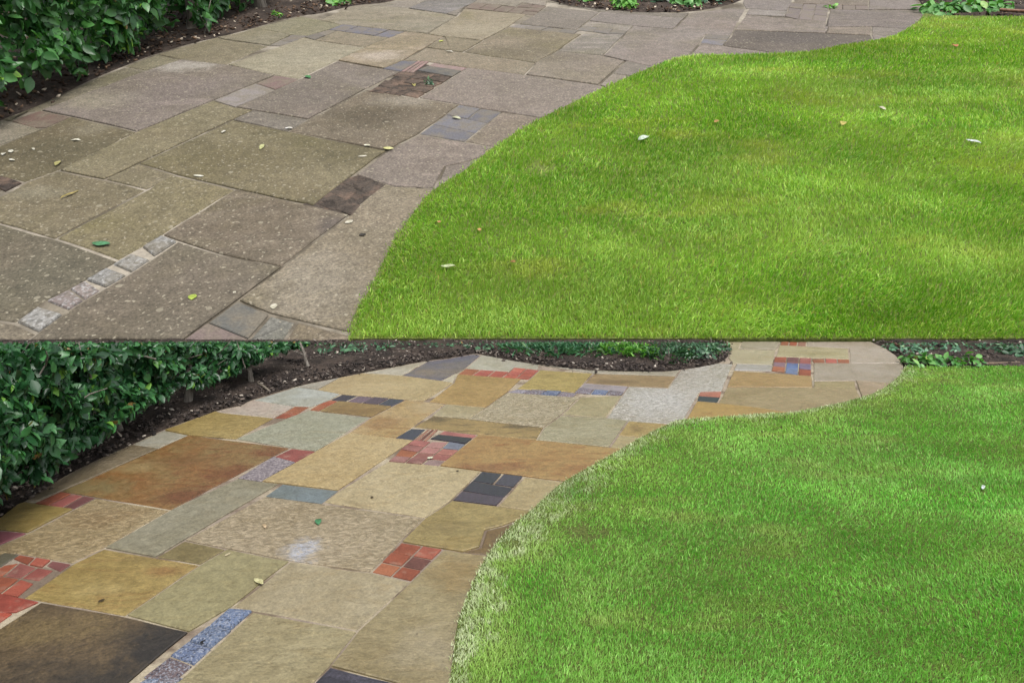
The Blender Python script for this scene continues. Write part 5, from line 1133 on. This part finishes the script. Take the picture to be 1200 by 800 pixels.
for i, (xy, ln, col, lab, wd) in enumerate([
    ((-0.873, 3.427), .055, '#3f8a58', 'green leaf lying on the speckled slab of the washed path', .5),
    ((-1.102, 3.386), .040, '#c8ac86', 'tan dry leaf on the speckled slab', .35),
    ((-0.978, 2.921), .060, '#d6cf98', 'pale yellow leaf on the joint beside the green slab', .4),
    ((-0.450, 4.200), .030, '#dfe0c4', 'small pale petal on the pink brick panel', .8),
    ((-1.173, 3.133), .030, '#cdbd9a', 'small curled tan leaf on the green slab', .35),
    ((-0.678, 3.691), .020, '#4a3c26', 'tiny dark crumb of bark on the cream slab', .6),
    ((-0.287, 4.019), .014, '#2e2a22', 'tiny black crumb left of the dark paver block', .8),
    ((-1.515, 2.790), .022, '#4a3a20', 'dark speck of bark on the yellow slab by the dark slab', .5),
    ((-1.040, 2.537), .018, '#1d1c20', 'black pebble on the blue setts', .9)]):
    fallen(LOWER, xy, ln, col, lab, 200 + i, wide=wd)
fallen(LOWER, (2.322, 3.760), .05, '#cfdcdd', 'bluish white feather on the cool green lawn', 220, z=.022, name='feather', cat='feather', wide=.3)
for i, (xy, ln, col, lab, wd, z) in enumerate([
    ((-2.028, 3.408), .045, '#ece7d6', 'white petal on the dark mossy slab', .35, .002),
    ((-1.966, 3.129), .050, '#b8b06a', 'yellow leaf on the joint below the dark mossy slab', .4, .002),
    ((-1.749, 2.804), .080, '#b5a24e', 'yellow dry stalk on the left slab', .14, .002),
    ((-1.306, 2.990), .040, '#e6e2d4', 'white leaf right of the mossy slab joint', .35, .002),
    ((-1.431, 2.394), .060, '#4f9464', 'green leaf above the row of granite setts', .45, .002),
    ((-0.987, 2.051), .030, '#a9bf2e', 'lime green leaf on the slab below the setts', .8, .002),
    ((-1.138, 3.321), .055, '#c4c585', 'pale yellow leaf on the large mossy slab', .35, .002),
    ((-1.195, 4.437), .055, '#3d8f4c', 'green leaf beside the red half brick', .5, .002),
    ((-1.081, 3.569), .035, '#e9e4e0', 'white leaf on the joint above the mossy slab', .5, .002),
    ((-0.664, 3.342), .030, '#e4dfc6', 'white petal at the corner of the mossy slab', .6, .002),
    ((-0.560, 3.300), .045, '#dcd88c', 'creamy yellow leaf at the right corner of the mossy slab', .6, .002),
    ((-0.483, 5.293), .045, '#c9cf4e', 'yellow leaf on the far slab, left of the white one', .5, .002),
    ((-0.405, 5.020), .055, '#e3ddd0', 'long white leaf on the far slab', .25, .002),
    ((-0.557, 4.301), .050, '#b9ae55', 'yellow leaf in the broken brick patch', .35, -.004),
    ((-0.278, 3.718), .045, '#c9c9a8', 'pale leaf on the blue-grey pavers', .5, .002),
    ((-1.379, 3.522), .035, '#d8d2c6', 'small white leaf on the mossy slab, upper left part', .4, .002),
    ((-0.660, 3.208), .035, '#ddd6c4', 'whitish leaf near the right end of the mossy slab', .4, .002),
    ((-2.188, 3.168), .030, '#d9d5c8', 'white fleck lowest on the dark mossy slab', .45, .002),
    ((-2.250, 3.269), .028, '#dedace', 'white fleck on the left of the dark mossy slab', .7, .002),
    ((-2.266, 3.238), .026, '#d8d4c8', 'white fleck at the left photo edge', .7, .002),
    ((-2.167, 3.300), .028, '#cfcaba', 'thin white fleck in the middle of the dark mossy slab', .35, .002),
    ((-0.867, 2.081), .010, '#e0dac8', 'tiny pale chip at the mortar corner', .8, .002),
    ((-0.722, 1.999), .028, '#c9c2ae', 'pale fleck on the near mortar line', .7, .002),
    ((-0.600, 2.565), .030, '#cfc8b6', 'pale fleck below the dark dirt patch', .7, .002),
    ((-0.533, 2.464), .024, '#3a342c', 'dark crumb on the slab below the dirt patch', .7, .002),
    ((0.606, 3.375), .062, '#cfe3cf', 'pale green leaf lying on the bright lawn', .5, .024),
    ((1.602, 3.581), .055, '#c7b54a', 'yellow leaf on the bright lawn', .5, .022),
    ((1.889, 3.810), .045, '#d6cdb6', 'small cream leaf on the far bright lawn', .5, .022),
    ((-0.209, 2.207), .042, '#c2cf9c', 'pale green leaf on the lawn close to the near path edge', .38, .022),
    ((-0.264, 2.524), .016, '#c28a4e', 'small orange leaf scrap on the lawn near the path, leftmost', .8, .024),
    ((-0.116, 2.464), .016, '#cf9a52', 'small orange leaf scrap on the lawn, right of the first scrap', .8, .024),
    ((0.003, 2.235), .016, '#a06a2e', 'small brown leaf scrap on the lawn, lowest of the scraps', .8, .024),
    ((2.909, 5.086), .05, '#c8743a', 'orange leaf scrap on the far right of the bright lawn', .7, .024),
    ((0.995, 3.605), .035, '#b58a3c', 'brown leaf scrap in the middle of the bright lawn', .6, .024)]):
    fallen(UPPER, xy, ln, col, lab, 300 + i, wide=wd, z=z)
fallen(UPPER, (2.099, 3.332), .06, '#dfe8ee', 'white feather on the right of the bright lawn', 340, z=.024, name='feather', cat='feather', wide=.4)

def stick(M, pts, r, col, label, name='stick'):
    v, f = tube(pts, [r, r * 1.1, r * .9, r * .7][:len(pts)], 7)
    t = leaf_colour(col); tag(link(name, mesh_np(name, v, f, True), t, matrix=M), label, 'stick')
stick(LOWER, [(*(3.413, 6.934), .02), (*(3.415, 6.770), .022), (*(3.426, 6.644), .02)], .012, '#7a5240', 'reddish brown stick on the soil by the path tip')
stick(LOWER, [(*(3.715, 6.210), .018), (*(3.879, 6.196), .02), (*(4.102, 6.223), .018)], .010, '#86705a', 'thin brown stick along the top edge of the cool green lawn')
stick(UPPER, [(*(3.823, 6.200), .03), (*(3.930, 6.152), .03), (*(4.087, 6.137), .03)], .012, '#9a6a4e', 'brown wooden edging stick at the far right of the upper lawn')
stick(UPPER, [(*(-2.478, 5.465), .02), (*(-2.459, 5.567), .05), (*(-2.429, 5.647), .06)], .006, '#5e4638', 'thin brown twig beside the grey trunk under the upper hedge')
stick(LOWER, [(*(-1.886, 5.666), .01), (*(-1.800, 5.555), .02), (*(-1.718, 5.448), .012)], .008, '#857a6c', 'pale twig on the dark soil under the lower hedge')
